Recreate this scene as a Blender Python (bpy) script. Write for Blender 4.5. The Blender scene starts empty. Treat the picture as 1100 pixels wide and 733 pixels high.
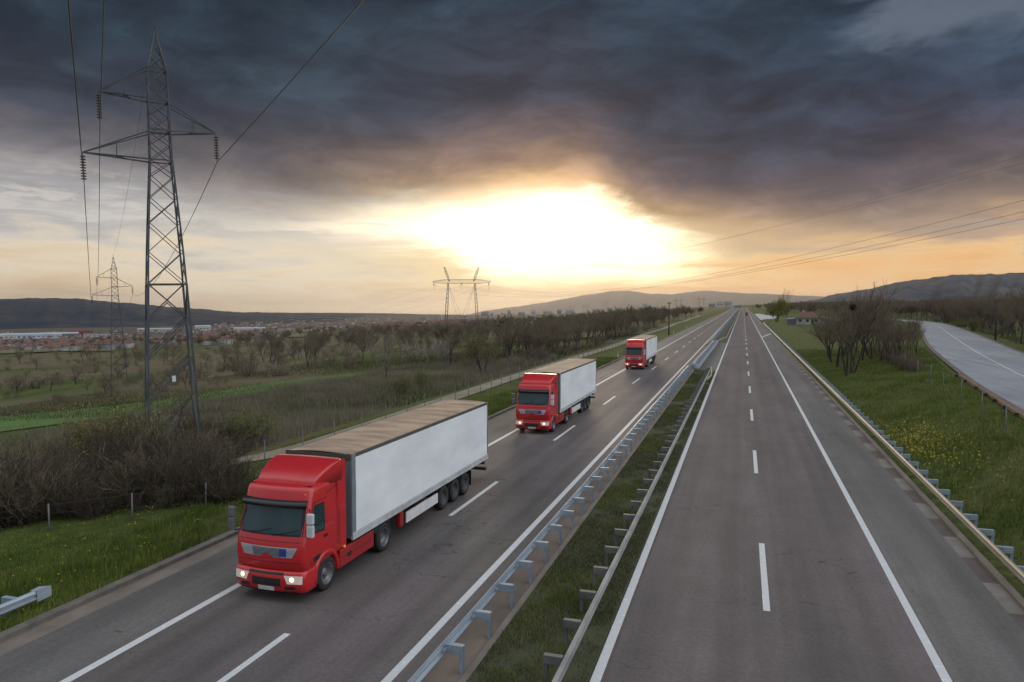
import bpy, bmesh, math, random
import numpy as np
from mathutils import Vector, Matrix

R = math.radians
SC = bpy.context.scene
COL = SC.collection

# ------------------------------------------------------------------ camera
F_PX, CAM_H = 780.0, 9.0
PITCH, YAW = math.atan(40.5 / F_PX), math.atan(248 / F_PX)
cam_d = bpy.data.cameras.new("camera")
cam = bpy.data.objects.new("camera", cam_d); COL.objects.link(cam)
cam_d.sensor_width = 36.0; cam_d.sensor_fit = 'HORIZONTAL'
cam_d.lens = F_PX / 1100 * 36.0
cam_d.clip_start = 0.2; cam_d.clip_end = 60000
cam.location = (0, 0, CAM_H)
cam.rotation_euler = (R(90) - PITCH, 0, YAW)
SC.camera = cam

# ------------------------------------------------------------------ exposure
SC.view_settings.view_transform = 'Standard'
SC.view_settings.look = 'None'
SC.view_settings.gamma = 1
SC.view_settings.exposure = 0.0
SC.view_settings.use_curve_mapping = False
SC.render.engine = 'CYCLES'
SC.cycles.max_bounces = 6
SC.cycles.diffuse_bounces = 2
SC.cycles.glossy_bounces = 3
SC.cycles.volume_bounces = 1
SC.cycles.use_denoising = True

# ------------------------------------------------------------------ sky
SUN_AZ, SUN_EL = -12.5, 5.0            # degrees; azimuth from +Y towards +X

def lin(r, g, b, k=1.0):
    f = lambda c: (c / 12.92 if c <= .04045 else ((c + .055) / 1.055) ** 2.4)
    return (f(r / 255) * k, f(g / 255) * k, f(b / 255) * k, 1.0)

class NT:
    """small helper to write node trees as expressions"""
    def __init__(s, tree): s.t = tree
    def n(s, kind, **kw):
        o = s.t.nodes.new(kind)
        for k, v in kw.items(): setattr(o, k, v)
        return o
    def put(s, sock, v):
        if v is None: return
        if isinstance(v, bpy.types.NodeSocket): s.t.links.new(v, sock)
        else: sock.default_value = v
    def m(s, op, a, b=None, c=None, clamp=False):
        o = s.n('ShaderNodeMath', operation=op, use_clamp=clamp)
        for i, v in enumerate((a, b, c)): s.put(o.inputs[i], v)
        return o.outputs[0]
    def vm(s, op, a, b=None):
        o = s.n('ShaderNodeVectorMath', operation=op)
        s.put(o.inputs[0], a); s.put(o.inputs[1], b)
        return o.outputs['Value'] if op in ('DOT_PRODUCT', 'LENGTH') else o.outputs[0]
    def mix(s, f, a, b, mode='MIX'):
        o = s.n('ShaderNodeMix', data_type='RGBA', blend_type=mode)
        s.put(o.inputs[0], f); s.put(o.inputs[6], a); s.put(o.inputs[7], b)
        return o.outputs[2]
    def ss(s, v, a, b, lo=0.0, hi=1.0, kind='SMOOTHSTEP'):
        o = s.n('ShaderNodeMapRange', interpolation_type=kind)
        for i, x in enumerate((v, a, b, lo, hi)): s.put(o.inputs[i], x)
        return o.outputs[0]
    def ramp(s, v, stops, interp='LINEAR'):
        o = s.n('ShaderNodeValToRGB'); r = o.color_ramp; r.interpolation = interp
        while len(r.elements) < len(stops): r.elements.new(0.5)
        for e, (p, c) in zip(r.elements, stops): e.position = p; e.color = c
        s.put(o.inputs[0], v)
        return o.outputs[0]
    def noise(s, vec, scale, detail=4.0, rough=.5, dist=0.0):
        o = s.n('ShaderNodeTexNoise')
        s.put(o.inputs['Vector'], vec); o.inputs['Scale'].default_value = scale
        o.inputs['Detail'].default_value = detail; o.inputs['Roughness'].default_value = rough
        o.inputs['Distortion'].default_value = dist
        return o.outputs['Fac'], o.outputs['Color']
    def scale(s, vec, xyz):
        return s.vm('MULTIPLY', vec, xyz)

def build_world():
    w = bpy.data.worlds.new("World"); SC.world = w; w.use_nodes = True
    t = w.node_tree; t.nodes.clear(); N = NT(t)
    d = N.n('ShaderNodeTexCoord').outputs['Generated']
    d = N.vm('NORMALIZE', d)
    sep = N.n('ShaderNodeSeparateXYZ'); t.links.new(d, sep.inputs[0])
    x, y, z = sep.outputs
    az = N.m('MULTIPLY', N.m('ARCTAN2', x, y), 57.29578)
    daz = N.m('SUBTRACT', az, SUN_AZ)
    el = N.m('MULTIPLY', N.m('ARCSINE', z), 57.29578)
    # cloud turbulence, stretched along the horizon
    n1, n1c = N.noise(N.scale(d, (3.2, 3.2, 9.0)), 1.0, 7, .55, .5)
    n2, _ = N.noise(N.scale(d, (9.0, 9.0, 24.0)), 1.0, 7, .6, .6)
    n3, _ = N.noise(N.scale(N.vm('ADD', d, (3.1, 1.7, 0.4)), (5.0, 5.0, 46.0)), 1.0, 6, .6, .5)
    n4, _ = N.noise(N.scale(N.vm('ADD', d, (7.3, 2.2, 1.4)), (3.4, 3.4, 8.5)), 1.0, 9, .62, .9)
    q1 = N.m('SUBTRACT', n1, .5); q2 = N.m('SUBTRACT', n2, .5); q3 = N.m('SUBTRACT', n3, .5); q4 = N.m('SUBTRACT', n4, .5)
    azn = N.m('ADD', az, N.m('ADD', N.m('MULTIPLY', q1, 9.0), N.m('MULTIPLY', q2, 5.0)))
    eln = N.m('ADD', el, N.m('ADD', N.m('MULTIPLY', q1, 3.8), N.m('MULTIPLY', q2, 3.6)))
    # height of the lower edge of the cloud deck, by compass direction
    g1 = lambda v: (v / 12,) * 3 + (1,)
    Bv = N.ramp(N.ss(azn, -60, 30, kind='LINEAR'), [((a_ + 60) / 90, g1(b_)) for a_, b_ in
        ((-56, 9.2), (-44, 8.8), (-36, 7.6), (-29, 7.3), (-24, 7.4), (-18.5, 8.3), (-13, 8.6), (-10, 7.7), (-7.0, 5.6), (-2, 4.7), (10, 5.2), (18, 6.2))], 'B_SPLINE')
    B = N.m('MULTIPLY', Bv, 12.0)
    h = N.m('SUBTRACT', eln, B)
    lit = N.m('EXPONENT', N.m('MULTIPLY', N.m('POWER', N.m('ABSOLUTE', N.m('DIVIDE', N.m('ADD', daz, .5), 16.5)), 2.0), -1.0))
    sideR = N.ss(daz, -8, 8)
    deckm = N.ss(h, N.m('SUBTRACT', N.m('MULTIPLY', lit, 1.0), 2.6), N.m('SUBTRACT', 1.9, N.m('MULTIPLY', lit, .3)))
    # --- deck colour: lit and warm at its edge, dark slate higher up
    hd = N.ss(N.m('ADD', N.m('SUBTRACT', el, B), N.m('ADD', N.m('MULTIPLY', q1, 7.0), N.m('ADD', N.m('MULTIPLY', q2, 3.0), N.m('MULTIPLY', q4, 7.0)))), -2, 14, kind='LINEAR')
    dl = N.ramp(hd, [(0, lin(168, 164, 162)), (.13, lin(142, 138, 140)), (.21, lin(104, 102, 108)), (.34, lin(60, 66, 80)), (.7, lin(42, 55, 69)), (1, lin(36, 53, 67))])
    dr = N.ramp(hd, [(0, lin(172, 146, 126)), (.14, lin(138, 121, 114)), (.30, lin(98, 90, 97)), (.48, lin(64, 62, 76)), (.7, lin(46, 57, 76)), (1, lin(40, 58, 76))])
    dc = N.ramp(hd, [(0, lin(240, 204, 146)), (.15, lin(212, 174, 122)), (.31, lin(156, 128, 106)), (.47, lin(92, 80, 84)), (.62, lin(56, 58, 72)), (1, lin(40, 54, 70))])
    dk = N.mix(lit, N.mix(sideR, dl, dr), dc)
    dk = N.mix(1.0, dk, N.ramp(n2, [(.36, (.68, .69, .73, 1)), (.5, (1, 1, 1, 1)), (.65, (1.48, 1.44, 1.40, 1))]), 'MULTIPLY')
    dk = N.mix(1.0, dk, N.ramp(n4, [(.33, (.66, .69, .74, 1)), (.5, (1, 1, 1, 1)), (.68, (1.55, 1.5, 1.42, 1))]), 'MULTIPLY')
    sky = N.n('ShaderNodeTexSky', sky_type='NISHITA'); sky.sun_disc = False
    sky.sun_elevation = R(SUN_EL); sky.sun_rotation = R(SUN_AZ)
    nish = N.mix(1.0, sky.outputs[0], (.10, .10, .10, 1), 'MULTIPLY')
    # a tear in the deck, high to the right, shows pale sky
    tear = N.m('MULTIPLY', N.ss(N.m('ADD', el, N.m('ADD', N.m('MULTIPLY', q1, 5), N.m('MULTIPLY', q2, 4))), 16.2, 18.6), N.ss(N.m('ADD', az, N.m('ADD', N.m('MULTIPLY', q2, 12), N.m('MULTIPLY', q1, 10))), 5.5, 10.5))
    dk = N.mix(N.m('MULTIPLY', tear, .6), dk, lin(112, 122, 138))
    # --- band of lit sky under the deck
    e0 = N.m('ADD', el, N.m('ADD', N.m('MULTIPLY', q3, 11.0), N.m('MULTIPLY', q2, 4.5)))
    t0 = N.ss(e0, -1, 11, kind='LINEAR')
    left = N.ramp(t0, [(0, lin(206, 178, 144)), (.16, lin(222, 198, 164)), (.32, lin(228, 212, 188)), (.42, lin(206, 198, 188)), (.5, lin(176, 174, 176)), (.6, lin(200, 198, 196)), (.72, lin(158, 158, 164)), (1, lin(134, 136, 144))])
    right = N.ramp(t0, [(0, lin(226, 168, 108)), (.2, lin(242, 186, 122)), (.36, lin(242, 200, 146)), (.5, lin(206, 172, 142)), (.65, lin(172, 146, 128)), (1, lin(140, 124, 118))])
    low = N.mix(N.ss(daz, -16, 6), left, right)
    gap = N.m('MULTIPLY', N.ss(N.m('ADD', N.m('MULTIPLY', n3, .6), N.m('MULTIPLY', n2, .4)), .52, .58), N.m('MULTIPLY', N.ss(el, 4.0, 7.0), N.ss(el, 12.0, 9.0)))
    low = N.mix(N.m('MULTIPLY', gap, .7), low, lin(214, 208, 202))
    # --- the sun's glow filling the opening under the deck
    wl = N.m('MULTIPLY', N.ss(azn, -40, -20), N.ss(azn, 1.5, -9.0))
    wb = N.ss(N.m('SUBTRACT', N.m('ADD', el, N.m('MULTIPLY', q3, 3.5)), N.ss(azn, -17, -25, 0.0, 2.2)), 1.2, 3.6)
    core = N.m('MULTIPLY', N.m('POWER', wl, 1.25), wb)
    core = N.m('MULTIPLY', core, N.ss(N.m('ADD', N.m('MULTIPLY', wl, .30), N.m('ADD', N.m('MULTIPLY', n3, .7), N.m('MULTIPLY', n2, .3))), .44, .74))
    halo = N.m('EXPONENT', N.m('MULTIPLY', N.m('ADD', N.m('POWER', N.m('ABSOLUTE', N.m('DIVIDE', N.m('ADD', daz, 1.0), N.ss(daz, -3, 3, 25.0, 14.0))), 2.0),
                                                     N.m('POWER', N.m('ABSOLUTE', N.m('DIVIDE', N.m('SUBTRACT', el, 4.5), 4.6)), 2.0)), -1.0))
    low = N.mix(N.m('MULTIPLY', halo, N.ss(n3, .38, .56, .45, .95)), low, N.mix(N.ss(daz, -10, -26), lin(255, 226, 168, 1.05), lin(250, 236, 208, 1.0)))
    low = N.mix(1.0, low, N.mix(core, (0, 0, 0, 1), (1.3, 1.14, .84, 1)), 'ADD')
    front = N.mix(deckm, low, dk)
    # --- unseen sky behind and above: cloud over clear sky, shaped as fill light
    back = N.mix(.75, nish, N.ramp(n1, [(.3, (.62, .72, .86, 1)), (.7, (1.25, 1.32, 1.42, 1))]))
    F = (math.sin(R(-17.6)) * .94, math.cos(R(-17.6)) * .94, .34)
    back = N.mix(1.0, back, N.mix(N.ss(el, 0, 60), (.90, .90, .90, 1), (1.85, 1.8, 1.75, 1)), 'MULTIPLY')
    back = N.mix(N.m('MULTIPLY', N.ss(N.m('MULTIPLY', y, -1.0), .1, .9), .7), back, (.22, .25, .29, 1))  # dimmed behind the camera so that surfaces facing it stay darker
    back = N.mix(1.0, back, N.mix(N.ss(x, .35, .9), (1, 1, 1, 1), (1.75, 1.7, 1.62, 1)), 'MULTIPLY')  # brightened towards +X to whiten the trailer sides
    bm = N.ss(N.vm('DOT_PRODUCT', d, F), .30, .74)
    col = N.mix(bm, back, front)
    # below the horizon: dull ground colour
    col = N.mix(N.ss(el, -3, -.3), (.05, .05, .045, 1), col)
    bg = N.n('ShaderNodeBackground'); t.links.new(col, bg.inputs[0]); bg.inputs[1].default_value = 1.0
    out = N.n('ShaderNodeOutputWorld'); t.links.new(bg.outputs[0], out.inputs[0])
build_world()

sun_d = bpy.data.lights.new("sun", 'SUN'); sun = bpy.data.objects.new("sun", sun_d); COL.objects.link(sun)
sun_d.energy = 0.9; sun_d.angle = R(12); sun_d.color = (1.0, .80, .58)
sd = Vector((math.sin(R(SUN_AZ)) * math.cos(R(SUN_EL)), math.cos(R(SUN_AZ)) * math.cos(R(SUN_EL)), math.sin(R(SUN_EL))))
sun.rotation_euler = (-sd).to_track_quat('-Z', 'Y').to_euler()

# ------------------------------------------------------------------ materials
def mat(name, c, rough=.6, metal=0.0, c2=None, scale=3.0, detail=5.0, stretch=(1, 1, 1), spec=.5, bump=0.0, bscale=None,
        coat=0.0, emit=None, estr=0.0, island=0.0, lo=.35, hi=.65, obj=False):
    m_ = bpy.data.materials.new(name); m_.use_nodes = True
    t = m_.node_tree; N = NT(t); b = t.nodes['Principled BSDF']
    b.inputs['Roughness'].default_value = rough; b.inputs['Metallic'].default_value = metal
    b.inputs['Specular IOR Level'].default_value = spec; b.inputs['Coat Weight'].default_value = coat
    c = tuple(c[:3]) + (1,)
    tc = N.n('ShaderNodeTexCoord').outputs['Object'] if obj else N.n('ShaderNodeNewGeometry').outputs['Position']
    v = N.scale(tc, stretch)
    if c2 is not None:
        f, _ = N.noise(v, scale, detail, .6)
        col = N.ramp(f, [(lo, c), (hi, tuple(c2[:3]) + (1,))])
    else:
        f, _ = N.noise(v, scale, detail, .6)
        col = N.mix(1.0, c, N.ramp(f, [(.3, (.88, .88, .88, 1)), (.7, (1.1, 1.1, 1.1, 1))]), 'MULTIPLY')
    if island:
        ri = N.n('ShaderNodeNewGeometry').outputs['Random Per Island']
        col = N.mix(1.0, col, N.ramp(ri, [(0, (1 - island,) * 3 + (1,)), (1, (1 + island,) * 3 + (1,))]), 'MULTIPLY')
    t.links.new(col, b.inputs['Base Color'])
    if bump:
        f2, _ = N.noise(v, bscale or scale * 4, 6, .6)
        bp = N.n('ShaderNodeBump'); bp.inputs['Strength'].default_value = bump; bp.inputs['Distance'].default_value = .02
        t.links.new(f2, bp.inputs['Height']); t.links.new(bp.outputs[0], b.inputs['Normal'])
    if emit:
        b.inputs['Emission Color'].default_value = tuple(emit[:3]) + (1,); b.inputs['Emission Strength'].default_value = estr
    return m_

def road_mat(name, c, tint, cracks=.5, lanes=None):
    """asphalt: aggregate grain, streaks along the lanes, patches and thin transverse cracks"""
    m_ = bpy.data.materials.new(name); m_.use_nodes = True
    t = m_.node_tree; N = NT(t); b = t.nodes['Principled BSDF']
    P = N.n('ShaderNodeNewGeometry').outputs['Position']
    c = tuple(c[:3]) + (1,)
    f1, _ = N.noise(N.scale(P, (1.1, .03, 1)), 1.0, 4, .6)
    f2, _ = N.noise(N.scale(P, (.25, .06, 1)), 1.0, 4, .6)
    f3, _ = N.noise(P, 28.0, 3, .7)
    f5, _ = N.noise(P, 7.5, 4, .7)
    f4, _ = N.noise(N.scale(P, (.6, .5, 1)), 1.0, 6, .65)
    col = N.mix(N.ss(f2, .35, .65), c, tuple(tint[:3]) + (1,))
    col = N.mix(1.0, col, N.ramp(f1, [(.3, (.78, .78, .78, 1)), (.7, (1.2, 1.2, 1.2, 1))]), 'MULTIPLY')
    col = N.mix(1.0, col, N.ramp(f3, [(.3, (.78, .78, .78, 1)), (.7, (1.22, 1.22, 1.22, 1))]), 'MULTIPLY')
    col = N.mix(1.0, col, N.ramp(f4, [(.3, (.9, .9, .9, 1)), (.7, (1.1, 1.1, 1.1, 1))]), 'MULTIPLY')
    col = N.mix(1.0, col, N.ramp(f5, [(.32, (.84, .84, .84, 1)), (.68, (1.16, 1.16, 1.16, 1))]), 'MULTIPLY')
    if lanes:
        sx = N.n('ShaderNodeSeparateXYZ'); t.links.new(P, sx.inputs[0])
        for x0, w_, k in lanes:             # wheel tracks polished or stained by traffic
            d_ = N.m('ABSOLUTE', N.m('SUBTRACT', sx.outputs[0], x0))
            f_ = N.m('MULTIPLY', N.ss(d_, w_, 0.0), N.ss(f1, .25, .7, .4, 1.0))
            col = N.mix(f_, col, N.mix(1.0, col, (k, k, k, 1), 'MULTIPLY'))
    # cracks
    fc, _ = N.noise(N.scale(P, (.09, .22, 1)), 1.0, 5, .55)
    line = N.ss(N.m('ABSOLUTE', N.m('SUBTRACT', fc, .5)), .0034, .0008)
    fg, _ = N.noise(P, .11, 2, .5)
    line = N.m('MULTIPLY', line, N.ss(fg, .47, .56))
    col = N.mix(N.m('MULTIPLY', line, cracks), col, (.025, .024, .024, 1))
    t.links.new(col, b.inputs['Base Color'])
    b.inputs['Roughness'].default_value = .72; b.inputs['Specular IOR Level'].default_value = .36
    bp = N.n('ShaderNodeBump'); bp.inputs['Strength'].default_value = .35; bp.inputs['Distance'].default_value = .01
    t.links.new(f3, bp.inputs['Height']); t.links.new(bp.outputs[0], b.inputs['Normal'])
    return m_

def ground_mat(name):
    m_ = bpy.data.materials.new(name); m_.use_nodes = True
    t = m_.node_tree; N = NT(t); b = t.nodes['Principled BSDF']
    P = N.n('ShaderNodeNewGeometry').outputs['Position']
    f1, _ = N.noise(P, .016, 6, .6)
    f2, _ = N.noise(N.scale(P, (.11, .05, 1)), 1.0, 5, .6)
    f3, _ = N.noise(P, 1.4, 6, .7)
    f4, _ = N.noise(N.scale(P, (.006, .02, 1)), 1.0, 3, .5)
    dry = N.ramp(f2, [(.32, (.095, .070, .044, 1)), (.5, (.14, .112, .068, 1)), (.66, (.082, .082, .034, 1))])
    grn = N.ramp(f2, [(.35, (.050, .064, .018, 1)), (.65, (.085, .108, .030, 1))])
    col = N.mix(N.ss(f1, .46, .56), dry, grn)
    col = N.mix(N.m('MULTIPLY', N.ss(f4, .52, .6), .5), col, (.10, .085, .055, 1))
    sx = N.n('ShaderNodeSeparateXYZ'); t.links.new(P, sx.inputs[0])
    # built-up valley floor far to the left
    col = N.mix(N.m('MULTIPLY', N.ss(sx.outputs[0], -500, -1000), .85), col, N.ramp(f2, [(.35, (.060, .054, .050, 1)), (.65, (.105, .088, .078, 1))]))
    # the roadside banks are greener
    bank = N.m('MULTIPLY', N.ss(sx.outputs[0], -33, -27), N.ss(sx.outputs[0], 140, 70))
    col = N.mix(N.m('MULTIPLY', bank, .85), col, N.ramp(f3, [(.3, (.048, .062, .016, 1)), (.7, (.092, .112, .032, 1))]))
    col = N.mix(1.0, col, N.ramp(f3, [(.28, (.68, .68, .68, 1)), (.72, (1.25, 1.25, 1.25, 1))]), 'MULTIPLY')
    t.links.new(col, b.inputs['Base Color']); b.inputs['Roughness'].default_value = .95; b.inputs['Specular IOR Level'].default_value = .1
    bp = N.n('ShaderNodeBump'); bp.inputs['Strength'].default_value = .6; bp.inputs['Distance'].default_value = .15
    t.links.new(f3, bp.inputs['Height']); t.links.new(bp.outputs[0], b.inputs['Normal'])
    return m_

M = {}
M['ground'] = ground_mat('meadow')
M['asphalt_l'] = road_mat('asphalt_left', (.128, .107, .105), (.098, .087, .082), .7, [(-13.5, 2.3, .91), (-9.7, 1.6, 1.06), (-10.6, .5, .86), (-8.9, .5, .9), (-14.3, .55, .8), (-12.6, .5, .84)])
M['asphalt_r'] = road_mat('asphalt_right', (.126, .106, .105), (.098, .085, .083), .8, [(-1.2, 1.9, .92), (2.7, 1.9, .90), (-2.1, .5, .88), (-.3, .5, .88), (1.9, .55, .84), (3.6, .5, .84)])
M['shoulder'] = road_mat('asphalt_shoulder', (.136, .126, .119), (.108, .102, .097), .7)
M['asphalt_s'] = road_mat('asphalt_side_road', (.265, .27, .285), (.22, .225, .24), .5)
M['line'] = mat('road_paint', (.74, .75, .76), .6, c2=(.55, .55, .55), scale=5, lo=.3, hi=.42)
M['concrete'] = mat('gutter_concrete', (.20, .165, .135), .85, c2=(.135, .108, .09), scale=1.3, stretch=(1, .5, 1), bump=.3)
M['gutter_brown'] = mat('gutter_stained', (.165, .126, .098), .85, c2=(.095, .075, .062), scale=1.0, stretch=(1, .35, 1), bump=.3)
M['slab'] = mat('slab_concrete', (.22, .195, .17), .85, c2=(.165, .145, .125), scale=1.5, bump=.2)
M['slab_dark'] = mat('slab_stained', (.115, .09, .078), .85, c2=(.085, .068, .06), scale=1.5, bump=.2)
M['kerb'] = mat('kerb_concrete', (.17, .145, .125), .85, c2=(.10, .088, .078), scale=2.2, bump=.3)
M['apron'] = mat('pale_concrete', (.42, .42, .41), .8, c2=(.33, .33, .32), scale=.2)
M['track'] = mat('dirt_track', (.26, .22, .17), .95, c2=(.17, .145, .105), scale=.9, stretch=(1, .4, 1), bump=.4)
M['soil'] = mat('median_soil', (.044, .054, .018), .95, c2=(.064, .058, .034), scale=1.6, bump=.5)
M['field'] = mat('green_field', (.040, .100, .006), .9, c2=(.066, .125, .012), scale=.6, stretch=(1, .3, 1), bump=.4)
M['field_far'] = mat('far_field', (.085, .105, .035), .95, c2=(.12, .115, .06), scale=.05)
M['grass'] = mat('grass_blades', (.092, .132, .022), .8, c2=(.205, .190, .066), scale=.35, island=.45, lo=.38, hi=.66, spec=.2)
M['grass_lush'] = mat('grass_lush', (.060, .100, .014), .8, c2=(.145, .170, .036), scale=.5, island=.45, spec=.2)
M['grass_dry'] = mat('grass_median', (.048, .064, .018), .85, c2=(.078, .074, .032), scale=.7, island=.35, spec=.2)
M['stalk'] = mat('dry_stalks', (.215, .185, .142), .9, c2=(.125, .112, .072), scale=.25, island=.4, spec=.1)
M['flower'] = mat('yellow_flowers', (.62, .45, .02), .7, island=.2)
M['bark'] = mat('bare_bark', (.060, .050, .043), .9, c2=(.040, .033, .030), scale=2.0, spec=.15)
M['bark_pale'] = mat('pale_bark', (.125, .115, .10), .9, c2=(.08, .072, .062), scale=2.0, spec=.15)
M['twig'] = mat('bare_twigs', (.190, .155, .108), .9, c2=(.115, .094, .066), scale=.6, island=.3, spec=.1)
M['twig_red'] = mat('reddish_twigs', (.185, .136, .100), .9, c2=(.115, .086, .066), scale=.6, island=.3, spec=.1)
M['twig_dark'] = mat('dark_twigs', (.105, .082, .060), .9, c2=(.058, .046, .036), scale=.35, island=.4, spec=.1)
M['twig_pale'] = mat('pale_twigs', (.25, .22, .185), .9, c2=(.16, .14, .115), scale=.6, island=.3, spec=.1)
M['bud'] = mat('spring_buds', (.125, .135, .030), .8, c2=(.085, .10, .024), scale=.8, island=.35, spec=.2)
M['bud_yellow'] = mat('yellow_green_buds', (.21, .19, .045), .8, c2=(.13, .14, .034), scale=.5, island=.3, spec=.2)
M['blossom'] = mat('pale_blossom', (.36, .33, .27), .8, island=.25, spec=.2)
M['nest'] = mat('nest_twigs', (.030, .018, .016), .95, island=.3)
M['galv'] = mat('galvanised_steel', (.48, .55, .62), .42, metal=.55, c2=(.36, .42, .48), scale=1.2, stretch=(2, .6, 2))
M['galv_post'] = mat('galvanised_post', (.36, .43, .50), .5, metal=.4, c2=(.25, .30, .36), scale=2.0)
M['galv_old'] = mat('weathered_steel', (.42, .42, .41), .5, metal=.4, c2=(.27, .26, .25), scale=1.2, stretch=(2, .6, 2))
M['galv_post_old'] = mat('weathered_post', (.19, .19, .185), .6, metal=.4, c2=(.12, .115, .11), scale=2.0)
M['rail_tan'] = mat('dusty_rail', (.40, .37, .31), .55, metal=.4, c2=(.30, .27, .22), scale=1.0, stretch=(2, .5, 2))
M['rail_yellow'] = mat('yellow_rail', (.42, .36, .10), .6, c2=(.35, .33, .22), scale=1.5)
M['lattice'] = mat('pylon_steel', (.075, .08, .088), .6, metal=.2, c2=(.042, .045, .05), scale=1.0)
M['insulator'] = mat('insulator_glass', (.035, .030, .030), .25)
M['wire'] = mat('conductor', (.05, .05, .055), .6, metal=.2)
M['wood_pole'] = mat('dark_wood_pole', (.035, .030, .028), .9)
M['fence_post'] = mat('concrete_post', (.15, .155, .155), .9, c2=(.095, .098, .096), scale=3)
M['fence_wire'] = mat('fence_wire', (.14, .14, .14), .6, metal=.4)
M['plate_white'] = mat('white_sign', (.62, .63, .64), .6)
M['white_post'] = mat('white_plastic', (.66, .66, .64), .6)
M['black_band'] = mat('black_band', (.02, .02, .02), .7)
M['red'] = mat('red_paint', (.50, .014, .018), .30, coat=.4, c2=(.44, .012, .016), scale=1.2)
M['red_dull'] = mat('red_panel', (.34, .016, .020), .45, c2=(.24, .018, .02), scale=1.5)
M['glass'] = mat('dark_glass', (.014, .038, .042), .08, spec=.55)
M['black'] = mat('black_plastic', (.012, .012, .013), .55)
M['black_gloss'] = mat('black_visor', (.008, .008, .009), .25)
M['silver'] = mat('silver_trim', (.42, .43, .45), .35, metal=.5)
M['mesh'] = mat('grille_mesh', (.20, .205, .23), .5, metal=.3, c2=(.09, .09, .10), scale=40, obj=True)
M['blue'] = mat('blue_emblem', (.012, .045, .24), .45)
M['mirror'] = mat('mirror_housing_reflection', (.50, .52, .54), .4)  # reflection of the mirror glass put into the light grey colour
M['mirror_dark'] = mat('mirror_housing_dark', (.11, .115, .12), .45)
M['headlight'] = mat('headlight', (.55, .52, .50), .15, emit=(1.0, .78, .5), estr=.12)
M['headbulb'] = mat('headlight_bulb', (.9, .9, .85), .2, emit=(1.0, .74, .44), estr=1.5)
M['plate'] = mat('number_plate', (.60, .61, .63), .5, c2=(.42, .43, .46), scale=14, obj=True)
M['tyre'] = mat('tyre_rubber', (.016, .016, .017), .85, c2=(.026, .024, .023), scale=5, obj=True)
M['rim_dark'] = mat('dark_rim', (.085, .083, .082), .6, metal=.3, c2=(.045, .044, .043), scale=6, obj=True)  # darker rim tone for the trailer wheels
M['lamp_red'] = mat('red_lens', (.16, .012, .012), .4)
M['rim'] = mat('wheel_rim', (.21, .215, .23), .45, metal=.5, c2=(.11, .11, .12), scale=6, obj=True)
M['chassis'] = mat('dark_chassis', (.022, .022, .023), .7)
M['curtain'] = mat('white_curtain', (.78, .80, .81), .5, c2=(.66, .68, .70), scale=.9, stretch=(1, .35, 1), obj=True)
M['rail_alu'] = mat('aluminium_rail', (.60, .62, .64), .45, metal=.2, c2=(.42, .43, .44), scale=1.2, obj=True)
M['grey_post'] = mat('grey_corner_post', (.16, .185, .21), .5)
M['roof_tan'] = mat('tan_tarpaulin', (.42, .30, .205), .75, c2=(.235, .165, .118), scale=1.2, stretch=(.5, 1.3, 1), obj=True, lo=.36, hi=.64)
M['roof_edge'] = mat('dirty_roof_edge', (.075, .066, .058), .8)
M['orange'] = mat('orange_lamp', (.62, .22, .02), .4, emit=(1, .4, .05), estr=.3)
M['tail'] = mat('tail_lamp', (.45, .01, .01), .4, emit=(1, .03, .02), estr=.35)
M['guard_white'] = mat('white_panel', (.60, .60, .59), .6)
M['wall'] = mat('white_render', (.42, .41, .40), .85, c2=(.34, .33, .32), scale=.6)
M['wall_cream'] = mat('cream_render', (.34, .29, .24), .85)
M['wall_grey'] = mat('grey_render', (.24, .24, .25), .85)
M['tile'] = mat('red_roof_tiles', (.155, .068, .052), .85, c2=(.105, .054, .045), scale=2.0)
M['tile_dull'] = mat('brown_roof_tiles', (.16, .085, .065), .85, c2=(.12, .07, .058), scale=2.0)
M['metal_roof'] = mat('pale_metal_roof', (.42, .46, .49), .6, c2=(.34, .37, .40), scale=.05)
M['metal_dark'] = mat('dark_metal_roof', (.10, .11, .125), .6)
M['metal_red'] = mat('dark_red_cladding', (.16, .035, .04), .6)
M['metal_blue'] = mat('blue_cladding', (.10, .16, .26), .6)
M['window'] = mat('house_window', (.03, .035, .04), .15)
M['hill_l'] = mat('hill_forest', (.013, .024, .042), .95, c2=(.046, .048, .056), scale=.0055, detail=9, lo=.40, hi=.62, stretch=(1, 1, 2.5), bump=.0, spec=.05)
M['hill_r'] = mat('hill_scrub', (.046, .054, .068), .95, c2=(.105, .098, .096), scale=.007, lo=.38, hi=.62, detail=8, stretch=(1, 1, 2.5), spec=.05)
M['hill_c'] = mat('hill_far', (.055, .055, .050), .95, c2=(.08, .075, .065), scale=.002, detail=6, spec=.05)

# ------------------------------------------------------------------ builders
def tag(o, label=None, cat=None, group=None, kind=None):
    if label: o['label'] = label
    if cat: o['category'] = cat
    if group: o['group'] = group
    if kind: o['kind'] = kind
    return o

def empty(name, loc=(0, 0, 0), rz=0.0):
    o = bpy.data.objects.new(name, None); COL.objects.link(o)
    o.location = loc; o.rotation_euler = (0, 0, rz); o.empty_display_size = .2
    return o

def link(name, me, parent=None):
    o = bpy.data.objects.new(name, me); COL.objects.link(o)
    if parent: o.parent = parent
    return o

def copy_tree(o, parent=None):
    c = o.copy(); COL.objects.link(c)
    if parent: c.parent = parent
    for ch in o.children: copy_tree(ch, c)
    return c

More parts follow.
